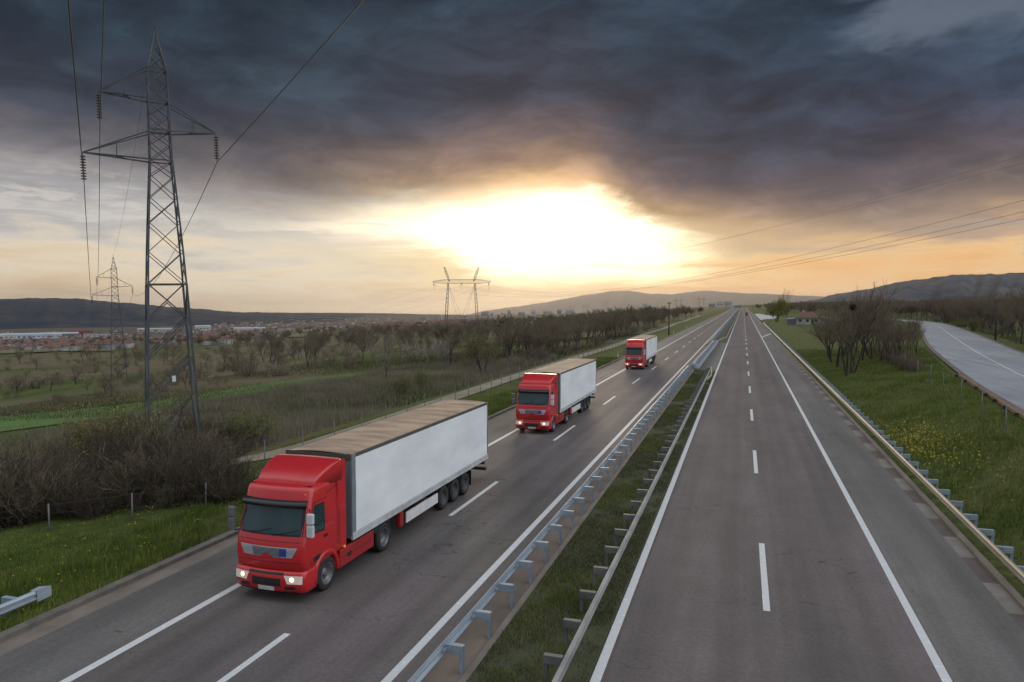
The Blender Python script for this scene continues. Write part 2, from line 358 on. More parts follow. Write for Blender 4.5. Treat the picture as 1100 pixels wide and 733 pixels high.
class MB:
    def __init__(s): s.v = []; s.f = []; s.mi = []; s.sm = []
    def add(s, vs, fs, mi=0, smooth=False):
        k = len(s.v); s.v += [tuple(p) for p in vs]
        for f in fs: s.f.append([i + k for i in f]); s.mi.append(mi); s.sm.append(smooth)
        return s
    def box(s, c, d, mi=0, rot=None):
        x, y, z = (q / 2 for q in d)
        P = [Vector(p) for p in ((-x, -y, -z), (x, -y, -z), (x, y, -z), (-x, y, -z), (-x, -y, z), (x, -y, z), (x, y, z), (-x, y, z))]
        if rot is not None: P = [rot @ p for p in P]
        return s.add([p + Vector(c) for p in P], [(3, 2, 1, 0), (4, 5, 6, 7), (0, 1, 5, 4), (1, 2, 6, 5), (2, 3, 7, 6), (3, 0, 4, 7)], mi)
    def b(s, x0, x1, y0, y1, z0, z1, mi=0):
        return s.box(((x0 + x1) / 2, (y0 + y1) / 2, (z0 + z1) / 2), (abs(x1 - x0), abs(y1 - y0), abs(z1 - z0)), mi)
    def tube(s, pts, r, n=6, mi=0, smooth=True, cap=True):
        pts = [Vector(p) for p in pts]; rs = r if isinstance(r, (list, tuple)) else [r] * len(pts)
        vs = []; fs = []
        for i, p in enumerate(pts):
            t = (pts[min(i + 1, len(pts) - 1)] - pts[max(i - 1, 0)])
            t = t.normalized() if t.length > 1e-9 else Vector((0, 0, 1))
            a = t.cross(Vector((0, 0, 1)) if abs(t.z) < .95 else Vector((1, 0, 0))).normalized(); b_ = t.cross(a)
            for k in range(n):
                q = 2 * math.pi * (k + .5) / n
                vs.append(p + (a * math.cos(q) + b_ * math.sin(q)) * rs[i])
        for i in range(len(pts) - 1):
            for k in range(n):
                fs.append((i * n + k, i * n + (k + 1) % n, (i + 1) * n + (k + 1) % n, (i + 1) * n + k))
        if cap: fs += [tuple(range(n))[::-1], tuple(range((len(pts) - 1) * n, len(pts) * n))]
        return s.add(vs, fs, mi, smooth)
    def loft(s, rings, mi=0, smooth=True, close=True, cap0=False, cap1=False):
        n = len(rings[0]); vs = [p for r_ in rings for p in r_]; fs = []
        for i in range(len(rings) - 1):
            for k in range(n if close else n - 1):
                fs.append((i * n + k, i * n + (k + 1) % n, (i + 1) * n + (k + 1) % n, (i + 1) * n + k))
        if cap0: fs.append(tuple(range(n))[::-1])
        if cap1: fs.append(tuple(range((len(rings) - 1) * n, len(rings) * n)))
        return s.add(vs, fs, mi, smooth)
    def lathe(s, prof, c, axis='x', n=28, mi=0, smooth=True):
        rings = []
        for a_, r_ in prof:
            ring = []
            for k in range(n):
                q = 2 * math.pi * k / n; u, w = r_ * math.cos(q), r_ * math.sin(q)
                p = (a_, u, w) if axis == 'x' else (u, w, a_)
                ring.append((c[0] + p[0], c[1] + p[1], c[2] + p[2]))
            rings.append(ring)
        return s.loft(rings, mi, smooth)
    def build(s, name, mats, parent=None, bevel=0.0):
        me = bpy.data.meshes.new(name); me.from_pydata(s.v, [], s.f)
        for m_ in (mats if isinstance(mats, (list, tuple)) else [mats]): me.materials.append(m_)
        me.polygons.foreach_set('material_index', s.mi); me.polygons.foreach_set('use_smooth', s.sm)
        bm = bmesh.new(); bm.from_mesh(me); bmesh.ops.recalc_face_normals(bm, faces=bm.faces[:])
        if bevel:
            es = [e for e in bm.edges if len(e.link_faces) == 2 and e.calc_face_angle(0) > .6]
            bmesh.ops.bevel(bm, geom=es, offset=bevel, segments=2, affect='EDGES', profile=.5)
        bm.to_mesh(me); bm.free(); me.update()
        return link(name, me, parent)

def np_mesh(name, V, Fq, mats, mi=None, smooth=False):
    """fast mesh from arrays: V (n,3), Fq (m,k) with k = 3 or 4"""
    me = bpy.data.meshes.new(name); n, k = Fq.shape
    me.vertices.add(len(V)); me.vertices.foreach_set('co', np.ascontiguousarray(V, dtype=np.float32).ravel())
    me.loops.add(n * k); me.loops.foreach_set('vertex_index', np.ascontiguousarray(Fq, dtype=np.int32).ravel())
    me.polygons.add(n); me.polygons.foreach_set('loop_start', np.arange(0, n * k, k, dtype=np.int32))
    for m_ in (mats if isinstance(mats, (list, tuple)) else [mats]): me.materials.append(m_)
    if mi is not None: me.polygons.foreach_set('material_index', np.ascontiguousarray(mi, dtype=np.int32))
    if smooth: me.polygons.foreach_set('use_smooth', np.ones(n, dtype=bool))
    me.update(calc_edges=True); me.validate()
    return me

# ------------------------------------------------------------------ terrain
def wob(x, y, s, k=0.0):
    return (np.sin(x * s + 1.3 + k) * np.cos(y * s * .8 + .7 * k) + .5 * np.sin(x * s * 2.3 - y * s * 1.7 + 2 + k) + .3 * np.sin(y * s * 4.1 + x * s * 3.3 + k)) / 1.8

SIDE_L = [(13, -60), (14, 0), (15, 20), (17, 40), (19, 59.6), (22.3, 85.6), (31.5, 143), (44.3, 210), (57.3, 275), (64, 318), (63, 354), (50, 392), (30, 432)]
SIDE_R = [(22, -60), (23, 0), (24.5, 20), (27, 40), (29.3, 62), (34.5, 98), (41.2, 134), (53, 197.5), (66, 272), (72.5, 325), (71, 372), (56, 414), (35, 462)]
SL = np.array(SIDE_L, float); SR = np.array(SIDE_R, float)
LD = np.array([0, 4, 9, 13, 21, 118, 300, 700, 1300, 1700, 20000]); LH = np.array([.10, -.10, -.45, -.8, -1.4, -9, -20, -40, -67, -73, -76])
def hgt(X, Y):
    X = np.asarray(X, float); Y = np.asarray(Y, float)
    d = -19.0 - X
    amp = np.interp(d, [0, 6, 30, 120, 600], [0, .06, .25, .9, 2.5])
    hl = np.interp(d, LD, LH) + amp * (.5 * wob(X, Y, .045) + .5 * wob(X, Y, .013, 2))
    xe = np.interp(Y, SL[:10, 1], SL[:10, 0]); xr = np.interp(Y, SR[:10, 1], SR[:10, 0])
    t = np.clip((X - 9.0) / np.maximum(xe - 1.0 - 9.0, 1.0), 0, 1)
    t = t * t * (3 - 2 * t)
    hump = np.exp(-((X - 12.5) / 2.2) ** 2) * .25
    hr = -.12 + 1.50 * t + np.where((X > 9) & (X < xe - 1), hump + .16 * wob(X, Y, .5) * np.clip((X - 9) / 1.5, 0, 1) * np.clip((xe - 1 - X) / 1.5, 0, 1), 0)
    far = np.clip((X - xr - 2.0) / 25.0, 0, 1)
    hr = hr + far * (1.0 + 1.1 * wob(X, Y, .02)) + np.clip((X - 150) / 800, 0, 1) * 4
    h = np.where(X < -19.0, hl, np.where(X > 8.6, hr, -.30))
    return h - np.clip(np.hypot(X, Y) - 5200, 0, 1e9) * .05
def hg(x, y): return float(hgt(x, y))

def growth(a, b, first, fac, mx):
    out = [a]; s = first; sg = 1 if b > a else -1
    while (b - out[-1]) * sg > 0:
        out.append(out[-1] + sg * s); s = min(s * fac, mx)
    out[-1] = b
    return out
xs = sorted(set([round(q, 3) for q in growth(-19.02, -30000, .7, 1.035, 1500) + [-18.9, 8.3] + growth(8.62, 30000, .55, 1.035, 1500)]))
ys = sorted(set([round(q, 3) for q in growth(20, -500, 2, 1.12, 60) + growth(20, 30000, 1.2, 1.028, 1500)]))
gx, gy = np.meshgrid(np.array(xs), np.array(ys)); gz = hgt(gx, gy)
nx, ny = len(xs), len(ys)
idx = np.arange(nx * ny).reshape(ny, nx)
Fq = np.stack([idx[:-1, :-1], idx[:-1, 1:], idx[1:, 1:], idx[1:, :-1]], -1).reshape(-1, 4)
tag(link('ground', np_mesh('ground', np.stack([gx, gy, gz], -1).reshape(-1, 3), Fq, M['ground'], smooth=True)), kind='structure')

# camera rays, used only to find where on the terrain a thing seen in the photograph stands
CR = np.array([math.cos(YAW), math.sin(YAW), 0]); CFh = np.array([-math.sin(YAW), math.cos(YAW), 0])
CF = CFh * math.cos(PITCH) + np.array([0, 0, -math.sin(PITCH)]); CU = CFh * math.sin(PITCH) + np.array([0, 0, math.cos(PITCH)])
def ray(u, v): return CR * ((u - 550) / F_PX) + CU * (-(v - 366.5) / F_PX) + CF
def on_ground(u, v):
    d = ray(u, v); t = 5.0; prev = t
    while t < 16000:
        p = d * t
        if p[2] + CAM_H < hg(p[0], p[1]): break
        prev = t; t *= 1.02
    lo, hi = prev, t
    for _ in range(24):
        md = (lo + hi) / 2; p = d * md
        if p[2] + CAM_H < hg(p[0], p[1]): hi = md
        else: lo = md
    p = d * hi
    return float(p[0]), float(p[1]), hg(p[0], p[1])
def at_depth(u, v, z):
    p = ray(u, v) * z + np.array([0, 0, CAM_H])
    return float(p[0]), float(p[1]), float(p[2])
def cam_space(x, y):      # depth and pixel column of a ground point
    z = x * CFh[0] + y * CFh[1]
    return z, 550 + F_PX * (x * CR[0] + y * CR[1]) / max(z, .1)

# ------------------------------------------------------------------ hills
def hill(name, sil, D, base, m_, depth=.34, seed=0, lumps=1.0):
    us = np.linspace(sil[0][0], sil[-1][0], 420)
    vs = np.interp(us, [p[0] for p in sil], [p[1] for p in sil])
    rows = []
    T = np.concatenate([np.linspace(0, 1, 26), np.linspace(1.06, 1.5, 6)])
    for t in T:
        row = []
        for u, v in zip(us, vs):
            d = ray(u, v); d = d / math.hypot(d[0], d[1])
            top = D * d[2] + CAM_H + 14 * lumps * (math.sin(u * .09 + seed) * .12 + math.sin(u * .23 + seed) * .10 + math.sin(u * .61 + 2 * seed) * .06)
            dist = D * (1 - depth * (1 - t))
            s = math.sin(min(t, 1) * math.pi / 2) if t <= 1 else 1 - (t - 1) * 1.1
            gul = 1 + (.20 * math.sin(u * .12 + t * 3 + seed) + .12 * math.sin(u * .31 - t * 6 + seed)) * max(0, 1 - t) ** 1.6 * min(1, t * 4)
            row.append((d[0] * dist, d[1] * dist, base + (top - base) * s * (gul if t < 1 else 1)))
        rows.append(row)
    V = np.array(rows).reshape(-1, 3); a, b = len(T), len(us)
    i = np.arange(a * b).reshape(a, b)
    f = np.stack([i[:-1, :-1], i[:-1, 1:], i[1:, 1:], i[1:, :-1]], -1).reshape(-1, 4)
    tag(link(name, np_mesh(name, V, f, m_, smooth=True)), kind='structure')
hill('hills', [(-160, 330), (-60, 326), (0, 322), (40, 320), (90, 321.5), (150, 327), (200, 331), (250, 335), (300, 336.5), (400, 338.5), (440, 341), (500, 344), (560, 348)], 5200, -78, M['hill_l'], .47, 1)
hill('hills', [(470, 345), (522, 333.6), (560, 329), (590, 324), (625, 318), (658, 313), (674, 312.4), (699, 316), (722, 316), (753, 312.4), (800, 315), (858, 317.5), (884, 318.5), (930, 323), (990, 330), (1040, 336)], 21000, -700, M['hill_c'], .3, 2, 3)
hill('hills', [(800, 335), (850, 326), (880, 321.5), (891, 318), (940, 309.5), (986, 301), (1041, 296), (1068, 296.4), (1100, 294), (1160, 292), (1240, 300), (1330, 312)], 3800, -10, M['hill_r'], .5, 3, .7)

# ------------------------------------------------------------------ roads
Y0, Y1 = -30.0, 1700.0
def sheet(name, x0, x1, y0, y1, z, m_, th=.25, n=1):
    mb = MB()
    for k in range(n):
        a = y0 + (y1 - y0) * k / n; b_ = y0 + (y1 - y0) * (k + 1) / n
        mb.add([(x0, a, z), (x1, a, z), (x1, b_, z), (x0, b_, z)], [(0, 1, 2, 3)])
    return tag(mb.build(name, m_), kind='structure')
sheet('road', -15.42, -7.15, Y0, Y1, 0, M['asphalt_l'])
sheet('shoulder', -17.95, -15.42, Y0, Y1, 0, M['shoulder'])
sheet('road', -3.02, 4.95, Y0, Y1, 0, M['asphalt_r'])
sheet('shoulder', 4.95, 7.5, Y0, Y1, 0, M['shoulder'])
sheet('gutter', -18.66, -17.95, Y0, Y1, -.004, M['concrete'])
sheet('gutter', -7.15, -6.30, Y0, Y1, -.004, M['gutter_brown'])
sheet('road', -6.3, -3.02, 100, 171, 0, M['shoulder'])           # crossover through the median
def kerb(x0, x1, z1, m_, y0=Y0, y1=Y1):
    mb = MB(); mb.b(x0, x1, y0, y1, -.35, z1)
    tag(mb.build('kerb', m_), kind='structure')
kerb(-18.98, -18.66, .13, M['kerb'])
kerb(7.98, 8.22, .10, M['concrete'])
kerb(-6.30, -6.12, .05, M['concrete'], Y0, 100)
# concrete slabs alternating with stained ones beside the shoulder
mbs = MB(); y = -20.0; k = 0
while y < 330:
    mbs.add([(7.5, y, .0), (7.98, y, .0), (7.98, y + 2.45, 0), (7.5, y + 2.45, 0)], [(0, 1, 2, 3)], k % 2); y += 2.45; k += 1
mbs.add([(7.5, y, .0), (7.98, y, .0), (7.98, Y1, 0), (7.5, Y1, 0)], [(0, 1, 2, 3)], 0)
tag(mbs.build('gutter', [M['slab'], M['slab_dark']]), kind='structure')
sheet('road_markings', -3.34, -3.10, Y0, Y1, .006, M['line']).location.x = .0
mk = MB()
def q(x0, x1, y0, y1, z=.006): mk.add([(x0, y0, z), (x1, y0, z), (x1, y1, z), (x0, y1, z)], [(0, 1, 2, 3)])
q(4.66, 4.89, Y0, Y1); q(-8.08, -7.84, Y0, Y1); q(-15.37, -15.12, Y0, Y1)
for k in range(-3, 85):
    y = 22.1 + 18.1 * k; q(.70, .90, y, y + 6.3)
    y = 10.4 + 17.75 * k; q(-11.80, -11.60, y, y + 6.2)
# entry line across the shoulder
mk.add([(4.95, 203, .007), (5.0, 207, .007), (8.0, 231, .007), (8.0, 226, .007)], [(0, 3, 2, 1)])
tag(mk.build('road_markings', M['line']), kind='structure')
# median
def drape(name, xsn, ysn, zf, m_):
    a, b = np.meshgrid(xsn, ysn); c = zf(a, b)
    i = np.arange(a.size).reshape(a.shape)
    f = np.stack([i[:-1, :-1], i[:-1, 1:], i[1:, 1:], i[1:, :-1]], -1).reshape(-1, 4)
    return tag(link(name, np_mesh(name, np.stack([a, b, c], -1).reshape(-1, 3), f, m_, smooth=True)), kind='structure')
medz = lambda a, b: .03 + .05 * wob(a, b, 1.1) * np.clip((a + 6.1) * 2, 0, 1) * np.clip((-3.4 - a) * 2, 0, 1)
drape('median', np.linspace(-6.12, -3.36, 10), np.linspace(-30, 100, 180), lambda a, b: medz(a, b), M['soil'])
drape('median', np.linspace(-6.30, -3.36, 6), np.linspace(171, 1700, 260), lambda a, b: medz(a, b), M['soil'])
sheet('gutter', -3.36, -3.02, Y0, 100, -.002, M['slab_dark']); sheet('gutter', -3.36, -3.02, 171, Y1, -.002, M['slab_dark'])

# dirt track beside the left fence
ty = np.concatenate([np.arange(5, 200, 2.0), np.arange(200, 620, 10)])
def track_x(y): return -27.3 + .5 * np.sin(y * .05) - .012 * np.clip(y - 150, 0, 999) - .75 * np.clip(42 - y, 0, 99) * np.clip((42 - y) / 14, 0, 1)
tt = np.array([-1.35, -.45, .45, 1.35])
A = track_x(ty)[:, None] + tt[None, :]; Bm = np.repeat(ty[:, None], 4, 1)
i = np.arange(A.size).reshape(A.shape)
f = np.stack([i[:-1, :-1], i[:-1, 1:], i[1:, 1:], i[1:, :-1]], -1).reshape(-1, 4)
tag(link('dirt_track', np_mesh('dirt_track', np.stack([A, Bm, hgt(A, Bm) + .07], -1).reshape(-1, 3), f, M['track'], smooth=True)), kind='structure')

# side road on the right
def ribbon(name, L, Rr, z, m_, f0=0.0, f1=1.0, n=150):
    L = np.array(L, float); Rr = np.array(Rr, float)
    def res(P):
        # smooth the polyline with a Catmull-Rom spline
        out = []
        for k in range(len(P) - 1):
            p0, p1, p2, p3 = P[max(k - 1, 0)], P[k], P[k + 1], P[min(k + 2, len(P) - 1)]
            for t in np.linspace(0, 1, 12, endpoint=False):
                out.append(.5 * (2 * p1 + (p2 - p0) * t + (2 * p0 - 5 * p1 + 4 * p2 - p3) * t * t + (3 * p1 - p0 - 3 * p2 + p3) * t ** 3))
        out.append(P[-1]); return np.array(out)
    a, b = res(L), res(Rr)
    P0 = a + (b - a) * f0; P1 = a + (b - a) * f1
    n = len(a); V = np.concatenate([np.c_[P0, np.full(n, z)], np.c_[P1, np.full(n, z)]])
    k = np.arange(n - 1); f = np.stack([k, k + n, k + n + 1, k + 1], -1)
    return tag(link(name, np_mesh(name, V, f, m_)), kind='structure')
ribbon('side_road', SIDE_L, SIDE_R, 1.50, M['asphalt_s'], .0, 1.0)
ribbon('road_markings', SIDE_L, SIDE_R, 1.508, M['line'], .49, .505)
ribbon('gutter', SIDE_L, SIDE_R, 1.492, M['gutter_brown'], -.055, 0.0)
ribbon('gutter', SIDE_L, SIDE_R, 1.492, M['gutter_brown'], 1.0, 1.06)
# pale concrete apron by the house
ay = np.linspace(410, 640, 24); ax0 = np.full(24, 8.9); ax1 = np.interp(ay, [410, 450, 520, 640], [9.5, 18, 22, 13])
A = ax0[:, None] + (ax1 - ax0)[:, None] * np.linspace(0, 1, 8)[None, :]; Bm = np.repeat(ay[:, None], 8, 1); i = np.arange(A.size).reshape(A.shape)
f = np.stack([i[:-1, :-1], i[:-1, 1:], i[1:, 1:], i[1:, :-1]], -1).reshape(-1, 4)
tag(link('apron', np_mesh('apron', np.stack([A, Bm, hgt(A, Bm) + .22], -1).reshape(-1, 3), f, M['apron'])), kind='structure')

# bright green strip field and paler far fields, draped over the slope
def field(name, top, bot, m_, n=70, up=.10):
    us = np.linspace(top[0][0], top[-1][0], n)
    r0 = []; r1 = []
    for u in us:
        r0.append(on_ground(u, np.interp(u, [p[0] for p in top], [p[1] for p in top])))
        r1.append(on_ground(u, np.interp(u, [p[0] for p in bot], [p[1] for p in bot])))
    r0 = np.array(r0); r1 = np.array(r1); rows = []
    for s in np.linspace(0, 1, 14):
        p = r1 + (r0 - r1) * s; p[:, 2] = hgt(p[:, 0], p[:, 1]) + up; rows.append(p)
    V = np.array(rows).reshape(-1, 3); i = np.arange(14 * n).reshape(14, n)
    f = np.stack([i[:-1, :-1], i[:-1, 1:], i[1:, 1:], i[1:, :-1]], -1).reshape(-1, 4)
    tag(link(name, np_mesh(name, V, f, m_, smooth=True)), kind='structure')
field('field', [(-40, 454), (0, 449), (90, 440), (160, 433), (280, 413), (405, 398.5)], [(-40, 472), (0, 465), (90, 453), (160, 447), (280, 423), (405, 401)], M['field'])
field('field', [(0, 377), (60, 375.5), (120, 376)], [(0, 381), (60, 378.5), (120, 378)], M['field_far'], 30, .8)
field('field', [(200, 364), (260, 361), (330, 359)], [(200, 368), (260, 365), (330, 362.5)], M['field_far'], 30, .8)
field('field', [(540, 349), (575, 350)], [(535, 353), (570, 354)], M['field'], 20, .6)

# ------------------------------------------------------------------ haze
hz = MB(); hz.b(-31000, 31000, -600, 31000, -1500, 420)
hzo = hz.build('haze', bpy.data.materials.new('haze')); tag(hzo, kind='stuff')
hm = hzo.data.materials[0]; hm.use_nodes = True; hm.node_tree.nodes.clear()
pv = hm.node_tree.nodes.new('ShaderNodeVolumePrincipled'); ho = hm.node_tree.nodes.new('ShaderNodeOutputMaterial')
pv.inputs['Color'].default_value = (.92, .88, .86, 1); pv.inputs['Density'].default_value = 2.2e-5; pv.inputs['Anisotropy'].default_value = .65
hm.node_tree.links.new(pv.outputs[0], ho.inputs['Volume'])

# ================================================================== trucks
def rring(yf, hw, rc, yb, z, bulge=.10, nf=13, nc=5, ns=5):
    """plan outline of the cab at height z: bowed front, rounded front corners"""
    P = []
    for k in range(ns): P.append((hw, yb + (yf + bulge + rc - yb) * k / ns, z))
    for k in range(nc):
        a = math.pi / 2 * k / nc; P.append((hw - rc + rc * math.cos(a), yf + bulge + rc - rc * math.sin(a), z))
    for k in range(nf + 1):
        u = 1 - 2 * k / nf; x = u * (hw - rc); P.append((x, yf + bulge * u * u, z))
    for k in range(1, nc + 1):
        a = math.pi / 2 * (1 - k / nc); P.append((-(hw - rc + rc * math.cos(a)), yf + bulge + rc - rc * math.sin(a), z))
    for k in range(1, ns + 1): P.append((-hw, yf + bulge + rc + (yb - (yf + bulge + rc)) * k / ns, z))
    return P
CAB = [(.98, .09, 1.19, .16), (1.02, .05, 1.215, .17), (1.30, .02, 1.225, .18), (1.60, .03, 1.225, .18), (1.90, .08, 1.225, .19), (2.00, .12, 1.22, .2),
       (2.45, .27, 1.205, .2), (2.86, .40, 1.19, .2), (3.02, .45, 1.18, .20), (3.24, .51, 1.17, .20), (3.33, .55, 1.155, .22), (3.39, .64, 1.12, .26), (3.42, .82, 1.05, .32), (3.43, 1.2, .95, .36)]
def cabf(x, z, off=0.0):
    """a point of the cab front at (x, z), pushed out by off"""
    zz = [c[0] for c in CAB]; yf = np.interp(z, zz, [c[1] for c in CAB]); hw = np.interp(z, zz, [c[2] for c in CAB]); rc = np.interp(z, zz, [c[3] for c in CAB])
    a = abs(x)
    if a <= hw - rc: y = yf + .10 * (x / (hw - rc)) ** 2
    else:
        s = min((a - (hw - rc)) / rc, 1.0); y = yf + .10 + rc - rc * math.sqrt(max(0, 1 - s * s))
    return (x, y - off, z)
def front_patch(mb, x0, x1, z0, z1, off, mi=0, n=12, m_=5, xs_=None, th=.02):
    """a shaped plate lying on the cab front; xs_(t) may narrow it with height"""
    rows = []; back = []
    for j in range(m_ + 1):
        t = j / m_; z = z0 + (z1 - z0) * t; a, b_ = (x0, x1) if xs_ is None else xs_(t)
        rows.append([cabf(a + (b_ - a) * k / n, z, off) for k in range(n + 1)])
        back.append([cabf(a + (b_ - a) * k / n, z, off - th) for k in range(n + 1)])
    rings = [r_ + bk[::-1] for r_, bk in zip(rows, back)]
    mb.loft(rings, mi, False, True, True, True)

def wheel(parent, x, y, r, w, side, n=30, rim='rim'):
    mb = MB(); h = w / 2
    prof = [(-h * .8, r * .62), (-h, r * .70), (-h, r * .90), (-h * .82, r * .985), (-h * .5, r), (-h * .48, r * .97), (-h * .40, r * .97), (-h * .38, r), (h * .38, r), (h * .40, r * .97), (h * .48, r * .97), (h * .5, r),
            (h * .82, r * .985), (h, r * .90), (h, r * .70), (h * .8, r * .62)]
    mb.lathe(prof, (x, y, r), 'x', n); t = mb.build('wheel', M['tyre'], parent)
    rb = MB(); s = side
    prof = [(s * h * .98, r * .66), (s * h * .98, r * .60), (s * h * .72, r * .57), (s * h * .30, r * .50), (s * h * .15, r * .30), (s * h * .55, r * .24), (s * h * .62, r * .12), (s * h * .62, .001)]
    rb.lathe(prof, (x, y, r), 'x', n)
    for k in range(10):
        a = 2 * math.pi * k / 10
        rb.tube([(x + s * h * .2, y + r * .4 * math.cos(a), r + r * .4 * math.sin(a)), (x + s * h * .34, y + r * .4 * math.cos(a), r + r * .4 * math.sin(a))], .022, 6)
    rb.build('rim', M[rim], t)
    return t

def make_truck():
    root = empty('truck')
    # ---- cab
    mb = MB(); mb.loft([rring(c[1], c[2], c[3], 2.18, c[0]) for c in CAB], 0, True, True, True, True)
    cab = mb.build('cab', M['red'], root)
    # deflector on the roof
    df = MB(); st = []
    for y, zt, w in ((.98, 3.44, 1.0), (1.06, 3.52, 1.03), (1.28, 3.66, 1.08), (1.6, 3.80, 1.13), (1.9, 3.90, 1.17), (2.2, 3.955, 1.20), (2.34, 3.97, 1.20)):
        z0 = 3.28; r_ = min(.07, (zt - z0) * .45); ring = [(-w - .02, y, z0)]
        for k in range(6):
            a = math.pi - math.pi / 2 * k / 5; ring.append((-w + r_ + r_ * math.cos(a), y, zt - r_ + r_ * math.sin(a)))
        for k in range(1, 6):
            ring.append((-w + r_ + (2 * w - 2 * r_) * k / 6, y, zt + .02 * math.sin(math.pi * k / 6)))
        for k in range(6):
            a = math.pi / 2 - math.pi / 2 * k / 5; ring.append((w - r_ + r_ * math.cos(a), y, zt - r_ + r_ * math.sin(a)))
        ring.append((w + .02, y, z0)); st.append(ring)
    df.loft(st, 0, True, True, True, True); df.build('roof_deflector', M['red'], cab)
    # side fins closing the gap to the trailer
    for s in (-1, 1):
        fm = MB(); x = 1.205 * s
        prof = [(2.10, 1.02), (2.56, 1.02), (2.60, 1.1), (2.60, 3.86), (2.50, 3.93), (2.30, 3.90), (2.10, 3.42)]
        a = [(x, y, z) for y, z in prof]; b_ = [(x - s * .05, y, z) for y, z in prof]; n = len(prof)
        fm.add(a + b_, [tuple(range(n)), tuple(range(n, 2 * n))[::-1]] + [(k, (k + 1) % n, n + (k + 1) % n, n + k) for k in range(n)])
        fm.build('side_fin', M['red'], cab, .012)
    # windscreen with its black surround, visor, wipers
    ws = MB(); front_patch(ws, -1.1, 1.1, 2.0, 2.9, .006, xs_=lambda t: (-1.12 + .05 * t, 1.12 - .05 * t)); ws.build('windscreen_surround', M['black'], cab)
    ws = MB(); front_patch(ws, -1.03, 1.03, 2.06, 2.84, .012, xs_=lambda t: (-1.04 + .05 * t, 1.04 - .05 * t)); ws.build('windscreen', M['glass'], cab)
    vs = MB(); rows = []
    for z, o in ((2.84, .03), (2.83, .16), (2.93, .17), (3.00, .10), (3.02, .02)):
        rows.append([cabf(-1.13 + 2.26 * k / 16, z, o) for k in range(17)])
    vs.loft(rows, 0, True, False); vs.build('sun_visor', M['black_gloss'], cab)
    for x0, x1 in ((-.75, .05), (.15, .95)):
        w = MB(); w.tube([cabf(x0, 2.04, .04), cabf((x0 + x1) / 2, 2.10, .045), cabf(x1, 2.20, .04)], .014, 5); w.build('wiper', M['black'], cab)
    # front panel: pale band with mesh and blue badge, joints, V notch
    g = MB(); front_patch(g, -1, 1, 1.38, 1.68, .014, xs_=lambda t: (-.84 - .16 * t, .84 + .16 * t)); g.build('grille_band', M['silver'], cab)
    g = MB(); front_patch(g, -.5, .5, 1.40, 1.655, .024, xs_=lambda t: (-.47 - .05 * t, .47 + .05 * t)); g.build('grille_mesh', M['mesh'], cab)
    g = MB(); front_patch(g, .44, .66, 1.42, 1.65, .030, n=4); g.build('badge', M['blue'], cab)
    g = MB(); g.add([cabf(-.2, 1.40, .034), cabf(.2, 1.40, .034), cabf(0, 1.53, .04), cabf(-.2, 1.34, .02), cabf(.2, 1.34, .02)], [(0, 1, 2), (0, 3, 4, 1)]); g.build('grille_peak', M['red'], cab)
    for z0, z1 in ((1.83, 1.845), (1.215, 1.23)):
        g = MB(); front_patch(g, -1.12, 1.12, z0, z1, .004); g.build('panel_joint', M['black'], cab)
    # bumper
    bp = MB(); rr = [(.30, .06, 1.20), (.36, -.01, 1.235), (.60, -.06, 1.255), (.90, -.05, 1.25), (.97, .0, 1.23)]
    bp.loft([rring(yf, hw, .22, .78, z, .12) for z, yf, hw in rr], 0, True, True, True, True); bumper = bp.build('bumper', M['red'], root)
    def bf(x, z, o):
        yf = np.interp(z, [q[0] for q in rr], [q[1] for q in rr]); hw = np.interp(z, [q[0] for q in rr], [q[2] for q in rr]); rc = .22; a = abs(x)
        if a <= hw - rc: y = yf + .12 * (x / (hw - rc)) ** 2
        else: s = min((a - (hw - rc)) / rc, 1); y = yf + .12 + rc - rc * math.sqrt(max(0, 1 - s * s))
        return (x, y - o, z)
    def bpatch(name, x0, x1, z0, z1, o, m_, par, n=8, cut=0.0):
        g = MB(); rows = []
        for j in range(4):
            z = z0 + (z1 - z0) * j / 3; c = cut * (1 - j / 3)
            a = x0 + (c if x0 > 0 else 0); b_ = x1 - (c if x1 < 0 else 0)
            f_ = [bf(a + (b_ - a) * k / n, z, o) for k in range(n + 1)]; k_ = [bf(a + (b_ - a) * k / n, z, o - .03) for k in range(n + 1)]
            rows.append(f_ + k_[::-1])
        g.loft(rows, 0, False, True, True, True); return g.build(name, m_, par)
    for s in (-1, 1):
        a, b_ = (.62, 1.17) if s > 0 else (-1.17, -.62)
        hl = bpatch('headlight', a, b_, .62, .86, .016, M['headlight'], bumper, 8, .10)
        g = MB(); x = s * .86; p = bf(x, .75, .012); g.lathe([(-.03, .001), (-.028, .06), (-.01, .075), (.03, .08)], p, 'y' if False else 'z', 14)
        for k in range(len(g.v)):
            vx, vy, vz = g.v[k]; g.v[k] = (vx, p[1] + (vz - p[2]), p[2] + (vy - p[1]))
        g.build('headlight_bulb', M['headbulb'], hl)
        bpatch('fog_lamp_recess', s * .62 if s > 0 else -.95, s * .95 if s > 0 else -.62, .43, .53, .008, M['black'], bumper)
    bpatch('air_intake', -.5, .5, .52, .76, .008, M['black'], bumper, 8)
    bpatch('upper_slot', -.6, .6, .88, .945, .008, M['black'], bumper, 8)
    bpatch('lower_lip', -1.0, 1.0, .305, .36, .012, M['black'], bumper, 12)
    bpatch('number_plate', -.27, .27, .38, .50, .03, M['plate'], bumper, 4)
